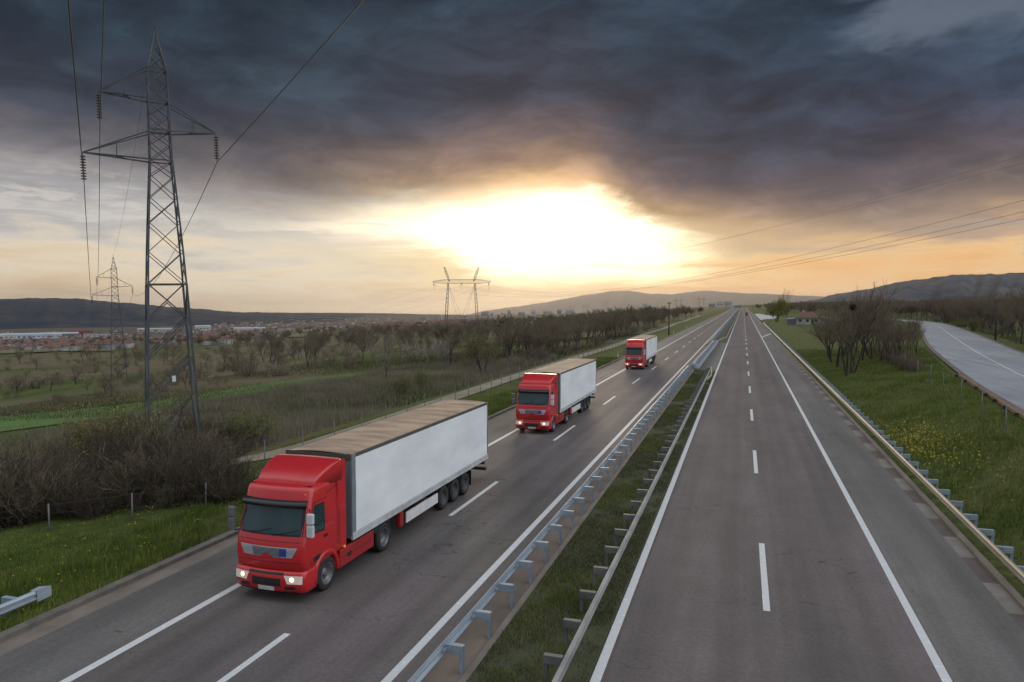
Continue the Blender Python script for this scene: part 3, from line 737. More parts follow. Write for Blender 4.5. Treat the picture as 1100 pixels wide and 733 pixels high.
    # cab sides
    for s in (-1, 1):
        def side(name, poly, off, m_, th=.03, par=cab):
            g = MB(); xo = lambda z: s * (np.interp(z, [c[0] for c in CAB], [c[2] for c in CAB]) + off)
            a = [(xo(z), y, z) for y, z in poly]; b_ = [(xo(z) - s * th, y, z) for y, z in poly]; n = len(poly)
            g.add(a + b_, [tuple(range(n)), tuple(range(n, 2 * n))[::-1]] + [(k, (k + 1) % n, n + (k + 1) % n, n + k) for k in range(n)])
            return g.build(name, m_, par)
        side('door_joint', [(.47, 1.08), (1.44, 1.08), (1.44, 2.93), (.70, 2.93), (.47, 2.2)], .004, M['black'])
        door = side('door', [(.49, 1.10), (1.42, 1.10), (1.42, 2.91), (.715, 2.91), (.49, 2.2)], .010, M['red'])
        side('window_surround', [(.54, 2.0), (1.26, 1.93), (1.30, 2.2), (1.30, 2.82), (.76, 2.84), (.56, 2.3)], .014, M['black'])
        side('side_window', [(.60, 2.06), (1.20, 1.99), (1.25, 2.22), (1.25, 2.77), (.80, 2.79), (.62, 2.32)], .018, M['glass'])
        side('door_handle', [(1.22, 1.72), (1.40, 1.72), (1.40, 1.79), (1.22, 1.79)], .035, M['black'])
        side('side_vent', [(.62, 1.13), (.95, 1.13), (.99, 1.28), (.62, 1.26)], .016, M['black'])
        side('side_groove', [(1.46, 3.05), (2.5, 3.22), (2.5, 3.245), (1.46, 3.075)], .008, M['black'])
        # mirrors: two housings on arms
        mr = MB(); x = 1.40 * s
        mr.b(x - .11, x + .11, .16, .30, 2.42, 2.74); mr.b(x - .11, x + .11, .16, .30, 2.02, 2.39)
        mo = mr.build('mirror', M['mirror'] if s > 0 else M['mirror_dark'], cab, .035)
        ar = MB(); ar.tube([(1.19 * s, .50, 2.78), (1.34 * s, .30, 2.78), (1.38 * s, .24, 2.70)], .02, 6); ar.build('mirror_arm', M['black'], mo)
        ar = MB(); ar.tube([(1.21 * s, .42, 2.0), (1.34 * s, .30, 1.98), (1.38 * s, .24, 2.06)], .02, 6)
        ar.build('mirror_arm', M['black'], mo)
        # steps behind the bumper
        sp = MB(); sp.b(1.06 * s, 1.215 * s, .62, .88, .36, 1.00, 0); so = sp.build('step', M['red_dull'], root, .02)
        for z in (.50, .76):
            g = MB(); g.b(1.10 * s, 1.222 * s, .64, .84, z - .07, z + .07); g.build('step_recess', M['black'], so)
        # wheel arch
        ab = MB(); rows = []; wy = 1.37; wz = .52
        for k in range(15):
            a = R(-8 + 196 * k / 14); c_, s_ = math.cos(a), math.sin(a)
            rows.append([(xx * s, wy + rr_ * c_, wz + rr_ * s_) for xx, rr_ in ((.86, .60), (1.245, .60), (1.262, .64), (1.25, .72), (1.20, .78), (.86, .78))])
        ab.loft(rows, 0, True, True, True, True); ab.build('wheel_arch', M['red'], root)
        # side fairing between the axles
        fb = MB(); fb.b(1.10 * s, 1.23 * s, 2.16, 4.42, .40, .98); fo = fb.build('side_fairing', M['red_dull'], root, .03)
        g = MB(); g.b(1.2 * s, 1.236 * s, 2.62, 2.86, .62, .76); g.build('filler_recess', M['black'], fo)
        g = MB(); g.b(1.2 * s, 1.2345 * s, 2.22, 4.36, .70, .715); g.build('fairing_joint', M['black'], fo)
        g = MB(); g.b(.5 * s, 1.10 * s, 2.2, 4.4, .44, .93); g.build('fuel_tank', M['chassis'], root, .06)
        g = MB(); g.lathe([(-.02, .001), (-.02, .045), (.02, .045), (.02, .001)], (1.236 * s, 2.42, 1.04), 'x', 10); g.build('side_marker', M['orange'], root)
        # mudguard over the drive wheel
        mg = MB(); rows = []
        for k in range(11):
            a = R(25 + 130 * k / 10); rows.append([(xx * s, 5.12 + rr_ * math.cos(a), .52 + rr_ * math.sin(a)) for xx, rr_ in ((.62, .57), (1.22, .57), (1.22, .60), (.62, .60))])
        mg.loft(rows, 0, True, True, True, True); mg.build('mudguard', M['chassis'], root)
        wheel(root, 1.07 * s, 1.37, .52, .33, s); wheel(root, .98 * s, 5.12, .52, .60, s)
        for y in (10.75, 12.05, 13.30): wheel(root, 1.04 * s, y, .52, .40, s, rim='rim_dark')
        # roof marker lamp
        g = MB(); g.box((s * .98, .80, 3.395), (.16, .05, .03)); g.build('roof_lamp', M['black'], cab)
    g = MB(); g.box((.95, .62, 3.19), (.13, .05, .03)); g.build('marker_lamp', M['orange'], cab)
    # chassis
    ch = MB()
    for s in (-1, 1): ch.b(.34 * s, .44 * s, .6, 6.3, .72, .98); ch.b(.42 * s, .54 * s, 4.4, 16.0, .86, 1.10)
    for y in (1.37, 5.12, 10.75, 12.05, 13.30): ch.tube([(-1.0, y, .52), (1.0, y, .52)], .075, 8)
    ch.b(-.55, .55, 4.5, 5.6, .98, 1.09); ch.b(-.9, .9, .5, 2.1, .60, .95)
    for y in (7.0, 8.6, 10.0, 11.4, 12.7, 14.6): ch.b(-1.15, 1.15, y, y + .1, .98, 1.12)
    ch.b(-.7, .7, 10.2, 13.9, .62, .86); ch.b(-.55, .55, 6.0, 10.0, .70, .86)
    ch.build('chassis', M['chassis'], root)
    # ---- trailer
    T0, T1, ZB, ZT = 2.86, 16.36, 1.12, 3.96
    tb = MB(); tb.b(-1.255, 1.255, T0 + .03, T1 - .02, ZB + .02, ZT - .03); trailer = tb.build('trailer', M['grey_post'], root)
    for s in (-1, 1):
        g = MB(); rows = []
        for j in range(9):
            z = 1.34 + (3.86 - 1.34) * j / 8; row = []
            for k in range(91):
                y = T0 + .24 + (T1 - .30 - T0 - .10) * k / 90
                t = j / 8
                w = .012 * math.sin(y * 1.7 + 5.4 * t) * math.sin(math.pi * t) + .007 * math.sin(y * 4.1 - 6 * t + s) * math.sin(math.pi * t) + .003 * math.sin(y * 9 + 9 * t)
                row.append((s * (1.283 + w), y, z))
            rows.append(row)
        g.loft(rows, 0, True, False); g.build('side_curtain', M['curtain'], trailer)
        g = MB(); g.b(1.22 * s, 1.30 * s, T0 + .01, T1, 1.10, 1.235); g.b(1.22 * s, 1.288 * s, T0 + .02, T1 - .01, 1.245, 1.345); g.build('side_rail', M['rail_alu'], trailer)
        g = MB(); g.b(1.20 * s, 1.282 * s, T0 + .01, T1, 3.855, 3.975); g.build('top_rail', M['roof_edge'], trailer, .01)
        g = MB(); g.b(1.20 * s, 1.286 * s, T0, T0 + .25, 1.236, 3.98); g.build('corner_post', M['grey_post'], trailer, .012)
        g = MB(); g.b(1.20 * s, 1.284 * s, T1 - .09, T1 + .005, 1.236, 3.98); g.build('corner_post', M['grey_post'], trailer, .01)
        # side guard, red box, landing leg
        g = MB(); g.b(1.17 * s, 1.225 * s, 7.05, 10.1, .46, .88); g.build('side_guard', M['guard_white'], trailer, .01)
        g = MB(); g.b(1.00 * s, 1.225 * s, 6.52, 6.82, .42, 1.06); g.build('extinguisher_box', M['red_dull'], trailer, .05)
        g = MB(); g.tube([(.85 * s, 6.2, 1.1), (.85 * s, 6.2, .42)], .07, 8); g.b(.72 * s, .98 * s, 6.08, 6.32, .40, .43); g.build('landing_leg', M['chassis'], trailer)
        g = MB(); g.b(.82 * s, 1.26 * s, 13.98, 14.01, .30, 1.0); g.build('mud_flap', M['black'], trailer)
        g = MB(); g.b(.70 * s, 1.12 * s, 16.22, 16.32, .80, .96); g.build('tail_lamp', M['lamp_red'], trailer)
    g = MB(); rows = []
    for k in range(61):
        y = T0 + (T1 - T0) * k / 60; r_ = .018 * math.cos(2 * math.pi * k / 5)
        rows.append([(x, y, 3.972 + (.05 + r_) * (1 - (abs(x) / 1.24) ** 2)) for x in np.linspace(-1.24, 1.24, 9)])
    g.loft(rows, 0, True, False); g.build('roof', M['roof_tan'], trailer)
    g = MB(); g.b(-1.26, 1.26, T0 - .01, T0 + .07, 3.80, 3.99); g.build('front_header', M['roof_edge'], trailer, .01)
    g = MB(); g.b(-1.18, 1.18, T1 - .02, T1 + .03, 1.15, 3.9); g.build('rear_door', M['guard_white'], trailer)
    g = MB(); g.b(-1.22, 1.22, 16.14, 16.30, .52, .66); g.b(-.6, -.5, 15.9, 16.25, .6, 1.1); g.b(.5, .6, 15.9, 16.25, .6, 1.1); g.build('rear_bumper', M['chassis'], trailer)
    return root

truck = make_truck()
tk = [(-13.57, 18.25, 'largest red lorry, white trailer with dirty brown roof, leading the convoy of three'),
      (-13.74, 47.7, 'red lorry with white trailer and tan roof, the middle one of three in convoy'),
      (-14.0, 98.5, 'small red lorry with white trailer farthest back in the oncoming convoy of three')]
for k, (x, y, lb) in enumerate(tk):
    o = truck if k == 0 else copy_tree(truck)
    o.location = (x, y, .004); tag(o, lb, 'truck', 'red lorries driving in convoy')

# distant vehicle going away on the near carriageway
v = empty('van', (2.55, 545, .01))
mb = MB(); mb.loft([[(x * w, y, z) for x, y in ((-.9, 0), (.9, 0), (1.0, .4), (1.0, 5.2), (.9, 5.6), (-.9, 5.6), (-1.0, 5.2), (-1.0, .4))] for z, w in ((.4, 1.0), (1.2, 1.08), (2.3, 1.02), (2.55, .9))], 0, True, True, True, True)
mb.build('body', M['red_dull'], v)
for s in (-1, 1):
    g = MB(); g.b(.72 * s, .98 * s, -.05, .03, .8, 1.5); g.build('tail_lamp', M['tail'], v)
    for y in (1.1, 4.6): g = MB(); g.lathe([(-.12, .01), (-.12, .36), (.12, .36), (.12, .01)], (.92 * s, y, .36), 'x', 14); g.build('wheel', M['tyre'], v)
g = MB(); g.b(-.75, .75, -.04, .05, 1.55, 2.2); g.build('rear_window', M['glass'], v)
tag(v, 'tiny dark red van with lit tail lamps driving away down the far carriageway', 'van')

# ================================================================== guard rails
def wbeam(mb, pts, s, mi=0, h=.31):
    """corrugated beam along pts (x, y, z of its centre); s = side the waves bulge to"""
    prof = [(-.155, .0), (-.135, .035), (-.09, .075), (-.05, .07), (-.02, .01), (.02, .01), (.05, .07), (.09, .075), (.135, .035), (.155, 0)]
    rings = []
    for i_, p in enumerate(pts):
        p = Vector(p); t = Vector(pts[min(i_ + 1, len(pts) - 1)]) - Vector(pts[max(i_ - 1, 0)]); t.normalize()
        nrm = Vector((t.y, -t.x, 0)).normalized() * s
        outer = [p + nrm * b_ + Vector((0, 0, a)) for a, b_ in prof]; inner = [p + nrm * (b_ - .012) + Vector((0, 0, a)) for a, b_ in prof]
        rings.append([tuple(q) for q in outer + inner[::-1]])
    mb.loft(rings, mi, False, True, True, True)
def guardrail(label, xb, xp, y0, y1, dy, s, mb_m, mp_m, zb=.60, step=2.0, group=None, flare=None, endcap=False, zg=0.0):
    """beam at xb facing s, posts at xp with a spacer from post to beam"""
    root = empty('guardrail', (0, 0, 0)); root.location = (xb, y0, zg)
    pts = []
    yy = y0
    n = max(2, int((y1 - y0) / 4))
    pts = [(0, (y1 - y0) * k / n, zb) for k in range(n + 1)]
    if flare: pts = [(fx, fy, zb + fz) for fx, fy, fz in flare[0]] + pts + [(fx, y1 - y0 + fy, zb + fz) for fx, fy, fz in flare[1]]
    mb = MB(); wbeam(mb, pts, s); mb.build('beam', mb_m, root)
    pm = None; k = 0; y = y0 + dy
    rest = MB(); far = []
    d = xp - xb
    while y < y1:
        if k < 100:
            if pm is None:
                g = MB(); w = .05
                g.b(-w, w, -.045, -.035, -.5, zb + .10); g.b(-w, w, .035, .045, -.5, zb + .10); g.b(-.005, .005, -.036, .036, -.5, zb + .09)
                p = g.build('post', mp_m, root); pm = p
                g = MB(); a = -d * .86; b_ = d / abs(d) * .05
                g.b(min(a, b_), max(a, b_), -.075, .075, zb + .085, zb + .105); g.b(min(a, b_), max(a, b_), -.075, -.06, zb - .10, zb + .09); g.b(min(a, b_), max(a, b_), .06, .075, zb - .10, zb + .09)
                g.b(a - .004 if a < 0 else a - .012, a + .012 if a < 0 else a + .004, -.08, .08, zb - .12, zb + .10)
                g.build('spacer', mp_m, p)
            else: p = copy_tree(pm, root)
            p.location = (d, y - y0, 0)
        else:
            rest.b(d - .05, d + .05, y - y0 - .045, y - y0 + .045, -.4, zb + .10); a = 0
            rest.b(min(d, 0), max(d, 0), y - y0 - .075, y - y0 + .075, zb - .10, zb + .105)
        y += step; k += 1
    if rest.v: tag(rest.build('post', mp_m, root), kind='stuff')
    if endcap:
        g = MB(); L = y1 - y0
        g.add([(.10 * s, L - .02, zb - .17), (.10 * s, L + .42, zb - .15), (.10 * s, L + .42, zb + .15), (.10 * s, L - .02, zb + .17),
               (.085 * s, L - .02, zb - .17), (.085 * s, L + .42, zb - .15), (.085 * s, L + .42, zb + .15), (.085 * s, L - .02, zb + .17)],
              [(0, 1, 2, 3), (7, 6, 5, 4), (0, 4, 5, 1), (1, 5, 6, 2), (2, 6, 7, 3), (3, 7, 4, 0)])
        g.add([(.10 * s, L + .41, zb - .15), (.02 * s, L + .50, zb - .13), (.02 * s, L + .50, zb + .13), (.10 * s, L + .41, zb + .15)], [(0, 1, 2, 3)])
        g.add([(.08, L - .05, zb + .158), (.08, L + .40, zb + .158), (-.30, L + .36, zb + .10), (-.24, L + .02, zb + .10), (.08, L - .05, zb + .146), (.08, L + .40, zb + .146), (-.30, L + .36, zb + .088), (-.24, L + .02, zb + .088)], [(0, 1, 2, 3), (7, 6, 5, 4), (0, 4, 5, 1), (1, 5, 6, 2), (2, 6, 7, 3), (3, 7, 4, 0)])
        g.build('end_plate', mb_m, root)
    return tag(root, label, 'guardrail', group)

gr = 'steel guardrails along the motorway'
guardrail('bluish steel guardrail with square posts along the oncoming lanes, up to the crossover', -6.84, -6.38, -8, 99.6, .05, -1, M['galv'], M['galv_post'], group=gr, flare=([], [(.25, 1.5, -.1), (.7, 3.0, -.45)]))
guardrail('weathered steel guardrail with dark posts on the grass strip beside the empty lanes', -3.84, -4.32, -8, 97.6, .25, 1, M['galv_old'], M['galv_post_old'], group=gr)
guardrail('dusty pale guardrail between the outer shoulder and the grass bank', 8.34, 8.86, -8, 330, .4, -1, M['rail_tan'], M['galv_post'], .58, 4.0 / 2, group=gr, flare=([], [(.6, 12, 0), (1.6, 26, -.1), (2.2, 34, -.5)]))
guardrail('bluish guardrail of the grass strip resuming beyond the crossover, oncoming side', -6.84, -6.38, 172, 900, .5, -1, M['galv'], M['galv_post'], group=gr)
guardrail('weathered guardrail of the grass strip resuming beyond the crossover, curving in from the barrier', -3.9, -4.38, 186, 900, .5, 1, M['galv_old'], M['galv_post_old'], group=gr, flare=([(-1.25, -13.5, -.05), (-1.1, -11, 0), (-.7, -6, 0), (-.25, -2, 0)], []))
guardrail('short guardrail ending in a folded steel plate on the grassy verge', -19.32, -19.85, -8, 15.4, .9, 1, M['galv'], M['galv_post'], .58, group=gr, endcap=True)

def rail_end(label, pts, s, loc):
    root = empty('rail_end', loc)
    m2 = MB(); wbeam(m2, [(x, y, .55 + z) for x, y, z in pts], s); m2.build('beam', M['rail_yellow'], root)
    for k in (0, len(pts) // 2):
        x, y, z = pts[k]; g = MB(); g.b(x - .05, x + .05, y - .05, y + .05, -.4, .62 + z); g.build('post', M['galv_post_old'], root)
    tag(root, label, 'guardrail end')
rail_end('yellowish bent rail end between the crossover asphalt and the empty lanes', [(.0, 9, 0), (.15, 5, 0), (.30, 2.0, -.02), (.22, 0, -.1), (-.1, -1.4, -.35)], 1, (-3.75, 88.8, 0))
rail_end('yellow bent rail end behind the grey barrier at the oncoming lanes', [(-.1, -2.5, -.1), (-.25, 1, 0), (-.1, 5, 0), (.1, 9, 0)], -1, (-7.0, 160, 0))

# grey removable barrier across the gap
root = empty('crash_barrier', (-6.05, 102, .004)); root.rotation_euler = (0, 0, -math.atan2(.35, 67))
for s in (-1, 1):
    g = MB(); wbeam(g, [(s * .46, y, .62) for y in np.linspace(0, 67, 24)], s); wbeam(g, [(s * .44, y, .27) for y in np.linspace(0, 67, 24)], s); g.build('beam', M['galv'], root)
g = MB()
for k in range(40):
    g = MB(); g.b(-.42, .42, .4 + k * 1.7, .95 + k * 1.7, .70, .735); g.build('cross_tie', M['galv_post'], root)
for k in range(18):
    g = MB(); y = .6 + k * 3.86; g.b(-.30, .30, y - .06, y + .06, 0, .72); g.b(-.36, .36, y - .2, y + .2, 0, .03); g.build('foot', M['galv_post_old'], root)
g = MB(); pr = [(.47 * math.cos(a), -.47 * math.sin(a)) for a in np.linspace(0, math.pi, 9)]
g.loft([[(x, y, z) for x, y in pr] for z in (.12, .78)], 0, True, False); g.build('nose', M['galv'], root)
tag(root, 'long grey movable steel barrier closing the crossover gap between the two guardrails', 'crash barrier')

# delineator posts
dp = None
for k, (x, y) in enumerate(((-19.35, 118), (-19.35, 141), (-19.35, 168), (-19.35, 218), (-19.35, 268))):
    if dp is None:
        dp = empty('marker_post'); g = MB(); g.loft([[(x_ * .06, y_ * .045, z) for x_, y_ in ((-1, -1), (1, -1), (1, 1), (-1, 1))] for z in (-.2, .92, 1.0)], 0, False, True, False, True); g.build('post', M['white_post'], dp)
        g = MB(); g.b(-.064, .064, -.049, .049, .72, .86); g.build('band', M['black_band'], dp); o = dp
    else: o = copy_tree(dp)
    o.location = (x, y, hg(x, y)); tag(o, 'slim white marker post with black band on the grass edge of the oncoming lanes', 'marker post', 'white marker posts along the far verge')

# ================================================================== fences
def fence(label, pts, h, group=None, wires=3, lean=0.0, rad=.045, rng=random.Random(3)):
    root = empty('fence', (pts[0][0], pts[0][1], hg(*pts[0]))); o0 = Vector(root.location); tops = []
    for x, y in pts:
        z = hg(x, y); b_ = Vector((x, y, z)) - o0; t = b_ + Vector((rng.uniform(-.05, .05), rng.uniform(-.05, .05), h * rng.uniform(.94, 1.04)))
        g = MB(); g.tube([b_ - Vector((0, 0, .4)), t], rad, 6); g.build('post', M['fence_post'], root); tops.append((b_, t))
    g = MB()
    for k in range(wires):
        f_ = .15 + .8 * k / max(wires - 1, 1)
        for (b0, t0), (b1, t1) in zip(tops, tops[1:]): g.tube([b0.lerp(t0, f_), b1.lerp(t1, f_)], .004, 3, cap=False)
    g.build('wire', M['fence_wire'], root)
    tag(root, label, 'fence', group)
fence('short run of grey fence posts against the brown thicket on the verge', [(-31.8, 18.6), (-29.5, 20.5), (-27.2, 22.4), (-24.7, 24.2), (-22.6, 26.2)], 1.15, wires=2, rad=.034)
fl = [(-25.3 + .5 * math.sin(y * .05) - .012 * max(y - 150, 0), y) for y in np.arange(33.4, 250, 3.6)]
fence('grey wire fence on thin posts between the dirt track and the oncoming lanes', fl, 1.7, wires=3, rad=.032)
fp = [on_ground(u, v_)[:2] for u, v_ in ((1122, 496), (1080.5, 468.7), (1053.8, 451), (1032, 435), (1013.7, 424), (1000, 413.7), (985.7, 408), (972, 399), (958, 391), (948, 385.5), (936, 380))]
fence('row of thin concrete fence posts across the grass bank below the side road', fp, 2.0, wires=2, rad=.034)

# low timber and steel guard beside the side road
rt = empty('guardrail', (0, 0, 0)); pe = [(22.3 - .9, 85.6), (20.4 - .9, 70), (19 - .85, 59.6), (17.9 - .8, 50), (17 - .8, 40), (15.6 - .8, 26)]
rt.location = (pe[0][0], pe[0][1], 1.4); g = MB()
wbeam(g, [(x - pe[0][0], y - pe[0][1], .16) for x, y in pe], 1); g.build('beam', mat('rusty_rail', (.30, .17, .09), .8, c2=(.2, .12, .07), scale=1.5), rt)
for k in range(14):
    t = k / 13 * (len(pe) - 1); a = min(int(t), len(pe) - 2); f_ = t - a; x = pe[a][0] + (pe[a + 1][0] - pe[a][0]) * f_ - pe[0][0]; y = pe[a][1] + (pe[a + 1][1] - pe[a][1]) * f_ - pe[0][1]
    g = MB(); g.b(x - .32, x - .04, y - .12, y + .12, -.5, .22); g.build('post', M['chassis'], rt)
tag(rt, 'low rusty rail on short dark posts edging the pale side road', 'guardrail')

# ================================================================== pylons and wires
def lattice_bar(mb, a, b_, r=.05, n=4): mb.tube([a, b_], r * 1.2, n, smooth=False)
def make_pylon(rz):
    root = empty('pylon'); WK = .86
    levels = [(0, 1.95), (3.4, 1.80), (6.6, 1.66), (9.4, 1.53), (12.0, 1.40), (14.3, 1.27), (16.4, 1.13), (18.2, 1.0), (19.8, .88), (20.9, .80), (22.1, .78), (23.1, .76), (24.2, .745), (25.2, .73), (26.4, .71), (27.4, .69), (28.4, .42), (29.3, .20), (30.2, .05)]
    fr = MB(); cs = lambda w: [(-w, -w), (w, -w), (w, w), (-w, w)]
    def P(i_, k): z, w = levels[i_]; x, y = cs(w * WK)[k % 4]; return Vector((x, y, z))
    for i_ in range(len(levels) - 1):
        r_ = .085 if levels[i_][0] < 10 else (.065 if levels[i_][0] < 20 else .05)
        for k in range(4):
            lattice_bar(fr, P(i_, k), P(i_ + 1, k), r_)
            rb = .038 if levels[i_][0] < 12 else .030
            if i_ < 3:
                f_ = k in (0, 1); A0, A1 = (P(i_, k), P(i_ + 1, k + 1)) if f_ else (P(i_, k + 1), P(i_ + 1, k))
                lattice_bar(fr, A0, A1, rb); lattice_bar(fr, A0 + Vector((0, 0, .20)), A1 + Vector((0, 0, .20)), rb)
            elif i_ == 3:
                lattice_bar(fr, P(i_, k), P(i_, k).lerp(P(i_ + 1, k + 1), .5), rb); lattice_bar(fr, P(i_, k + 1), P(i_ + 1, k), rb * 1.4)
            else:
                lattice_bar(fr, P(i_, k), P(i_ + 1, k + 1), rb); lattice_bar(fr, P(i_, k + 1), P(i_ + 1, k), rb)
            if i_ in (4, 9, 11, 13, 15): lattice_bar(fr, P(i_, k), P(i_, k + 1), .06 if i_ == 4 else .04)
    fr.tube([(0, 0, 30.1), (0, 0, 30.9)], .03, 5); fr.build('frame', M['lattice'], root)
    tips = []
    for s, zb, zt, L in ((-1, 25.2, 27.4, 3.4), (1, 23.0, 25.0, 3.5), (-1, 20.9, 22.9, 4.5)):
        w = float(np.interp(zb, [q[0] for q in levels], [q[1] for q in levels])) * WK; w2 = float(np.interp(zt, [q[0] for q in levels], [q[1] for q in levels])) * WK
        am = MB(); tip = Vector((s * (L + .2), 0, zb + .25))
        for yy in (-1, 1):
            lattice_bar(am, (s * w, yy * w, zb), tip, .055); lattice_bar(am, (s * w2, yy * w2, zt), tip, .045)
            for t0 in (.35, .65): lattice_bar(am, Vector((s * w, yy * w, zb)).lerp(tip, t0), Vector((s * w, -yy * w, zb)).lerp(tip, min(1, t0 + .18)), .028)
            lattice_bar(am, Vector((s * w2, yy * w2, zt)).lerp(tip, .5), Vector((s * w, yy * w, zb)).lerp(tip, .5), .025)
        lattice_bar(am, (-s * w, -w, zb), (s * w, -w, zb), .05); lattice_bar(am, (-s * w, w, zb), (s * w, w, zb), .05)
        arm = am.build('crossarm', M['lattice'], root)
        ins = MB(); z = tip.z - .1; ins.tube([(tip.x, 0, tip.z), (tip.x, 0, tip.z - 2.05)], .025, 5)
        for k in range(9):
            zz = tip.z - .28 - k * .19; ins.lathe([(-.07, .03), (-.055, .17), (-.02, .19), (.03, .06), (.06, .03)], (tip.x, 0, zz), 'z', 12)
        ins.build('insulator', M['insulator'], arm); tips.append(Vector((tip.x, 0, tip.z - 2.1)))
    tips.append(Vector((0, 0, 30.9)))
    return root, tips
P1 = at_depth(186, 470, 52.0); P2 = at_depth(128, 407, 172.0)
dirv = Vector((P2[0] - P1[0], P2[1] - P1[1], 0)); ang = math.atan2(dirv.y, dirv.x) - math.pi / 2
pyl, tips = make_pylon(ang)
def place_pyl(o, x, y, lb, lean=-.018):
    o.location = (x, y, hg(x, y)); o.rotation_euler = (0, lean, ang); o.scale = (1, 1, .965); tag(o, lb, 'pylon', 'lattice pylons of the single power line')
    return [Matrix.Rotation(ang, 4, 'Z') @ Matrix.Rotation(lean, 4, 'Y') @ Vector((t.x, t.y, t.z * .965)) + Vector(o.location) for t in tips]
Y1p = copy_tree(pyl)
g = MB(); g.b(-.02, .22, -1.62, -1.60, 5.0, 5.42); g.build('notice_plate', M['plate_white'], pyl)
tp1 = place_pyl(pyl, P1[0], P1[1], 'tall steel lattice pylon standing in the brown thicket')
tp2 = place_pyl(Y1p, P2[0], P2[1], 'slim distant steel pylon in the fields behind the tall one')
def catenary(a, b_, sag, n=40):
    a, b_ = Vector(a), Vector(b_); return [a.lerp(b_, k / n) - Vector((0, 0, 4 * sag * (k / n) * (1 - k / n))) for k in range(n + 1)]
wl = ['upper conductor hung from the high left crossarm of the tall pylon', 'conductor hung from the lone opposite crossarm of the tall pylon', 'conductor hung from the long low crossarm of the tall pylon', 'thin earth wire strung over the tip of the tall pylon']
wl = ['power cable on the short high crossarm of the tall pylon', 'power cable on the lone crossarm facing the lorries', 'power cable on the longest, lowest crossarm of the tall pylon', 'thin earth wire over the tip of the tall pylon']
dn = dirv.normalized(); span = dirv.length
for k in range(4):
    a, b_ = tp1[k], tp2[k]; back = a - dirv * 1.25; back.z = a.z + (3.2 if k < 3 else 3.0)
    far = b_ + dirv * 1.6; far.z = b_.z - 12
    pts = catenary(back, a, 1.3 if k < 3 else .8)[:-1] + catenary(a, b_, 3.2 if k < 3 else 2.2)[:-1] + catenary(b_, far, 4)
    g = MB(); o0 = pts[20]; g.tube([p - o0 for p in pts], .026 if k < 3 else .014, 5, cap=False)
    o = g.build('power_cable', M['wire']); o.location = o0; tag(o, wl[k], 'power cable')

def make_portal():
    """guyed double-leg portal tower of the big line"""
    root = empty('portal_tower'); legs = []
    def mast(mb, a, b_, wm, n):
        a, b_ = Vector(a), Vector(b_); prev = None
        for k in range(n + 1):
            t = k / n; c = a.lerp(b_, t); w = wm * (.35 + .65 * math.sin(math.pi * min(max(t, .06), .94)))
            q4 = [c + Vector((sx * w, sy * w, 0)) for sx, sy in ((-1, -1), (1, -1), (1, 1), (-1, 1))]
            if prev:
                for j in range(4): mb.tube([prev[j], q4[j]], .10, 4, cap=False); mb.tube([prev[j], q4[(j + 1) % 4]], .07, 4, cap=False)
            prev = q4
    tops = []
    for s in (-1, 1):
        m2 = MB(); mast(m2, (s * 9.0, 0, -1), (s * 7.2, 0, 28.5), .62, 13); m2.build('leg', M['lattice'], root)
        h = MB(); mast(h, (s * 6.6, 0, 29.5), (s * 9.2, 0, 37.0), .5, 5); h.build('earth_peak', M['lattice'], root); tops.append(Vector((s * 9.2, 0, 37)))
    bm_ = MB(); prev = None
    for k in range(23):
        x = -15.6 + 31.2 * k / 22; e = max(0, abs(x) - 9.5) / 6; zt = 30.4 - .9 * e; zb = 28.5 + .5 * e; w = .75 * (1 - .8 * e)
        q4 = [Vector((x, -w, zb)), Vector((x, w, zb)), Vector((x, w, zt)), Vector((x, -w, zt))]
        if prev:
            for j in range(4): bm_.tube([prev[j], q4[j]], .12, 4, cap=False); bm_.tube([prev[j], q4[(j + 1) % 4]], .07, 4, cap=False)
        prev = q4
    bm_.build('crossbeam', M['lattice'], root)
    att = []
    for x in (-14.6, 0, 14.6):
        for sy in (-1, 1):
            ins = MB(); a = Vector((x, 0, 28.6)); b_ = a + Vector((0, sy * 3.6, -1.1)); ins.tube([a, b_], .14, 6); ins.build('insulator', M['insulator'], root)
        jl = MB(); jl.tube(catenary((x, -3.6, 27.5), (x, 3.6, 27.5), 2.4, 10), .05, 4, cap=False); jl.build('jumper_loop', M['wire'], root)
        att.append(Vector((x, 0, 27.5)))
    for s in (-1, 1):
        for sy in (-1, 1):
            g = MB(); g.tube([(s * 7.2, 0, 28.2), (-s * 3.0, sy * 16, -2)], .045, 4, cap=False); g.build('guy_wire', M['wire'], root)
    return root, att, tops
por, att, ptops = make_portal()
PX, PY, _ = at_depth(496, 360, 390.0); pz = hg(PX, PY)
E1 = Vector((92, 20, 0)); dv = Vector((E1.x - PX, E1.y - PY, 0)); pang = YAW - .05
por.location = (PX, PY, pz); por.rotation_euler = (0, 0, pang); tag(por, 'large twin-legged guyed portal tower in front of the bright sunset', 'portal tower', 'twin-legged power towers')
scl = (CAM_H - pz + (326 - 302.6) / F_PX * 390) / 29.5
por.scale = (1, 1, scl)
RM = Matrix.Rotation(pang, 4, 'Z')
wlab = ['lowest of the long power cables crossing over the motorway lanes', 'middle one of the long power cables crossing the motorway', 'topmost thick power cable crossing over the motorway lanes']
for k in range(3):
    a = RM @ att[k]; a.z *= scl; a += Vector((PX, PY, pz))
    e = E1.copy(); e.z = CAM_H + 23.2 + (0, 2.2, 5.4)[k]
    w2 = Vector((PX, PY, pz)) + Vector((-330, 180, -34)) + RM @ Vector((att[k].x, 0, 27))
    pts = catenary(w2, a, 10)[:-1] + catenary(a, e, 13.5, 60)
    g = MB(); g.tube([p - a for p in pts], .024, 4, cap=False); o = g.build('power_cable', M['wire']); o.location = a; tag(o, wlab[k], 'power cable')
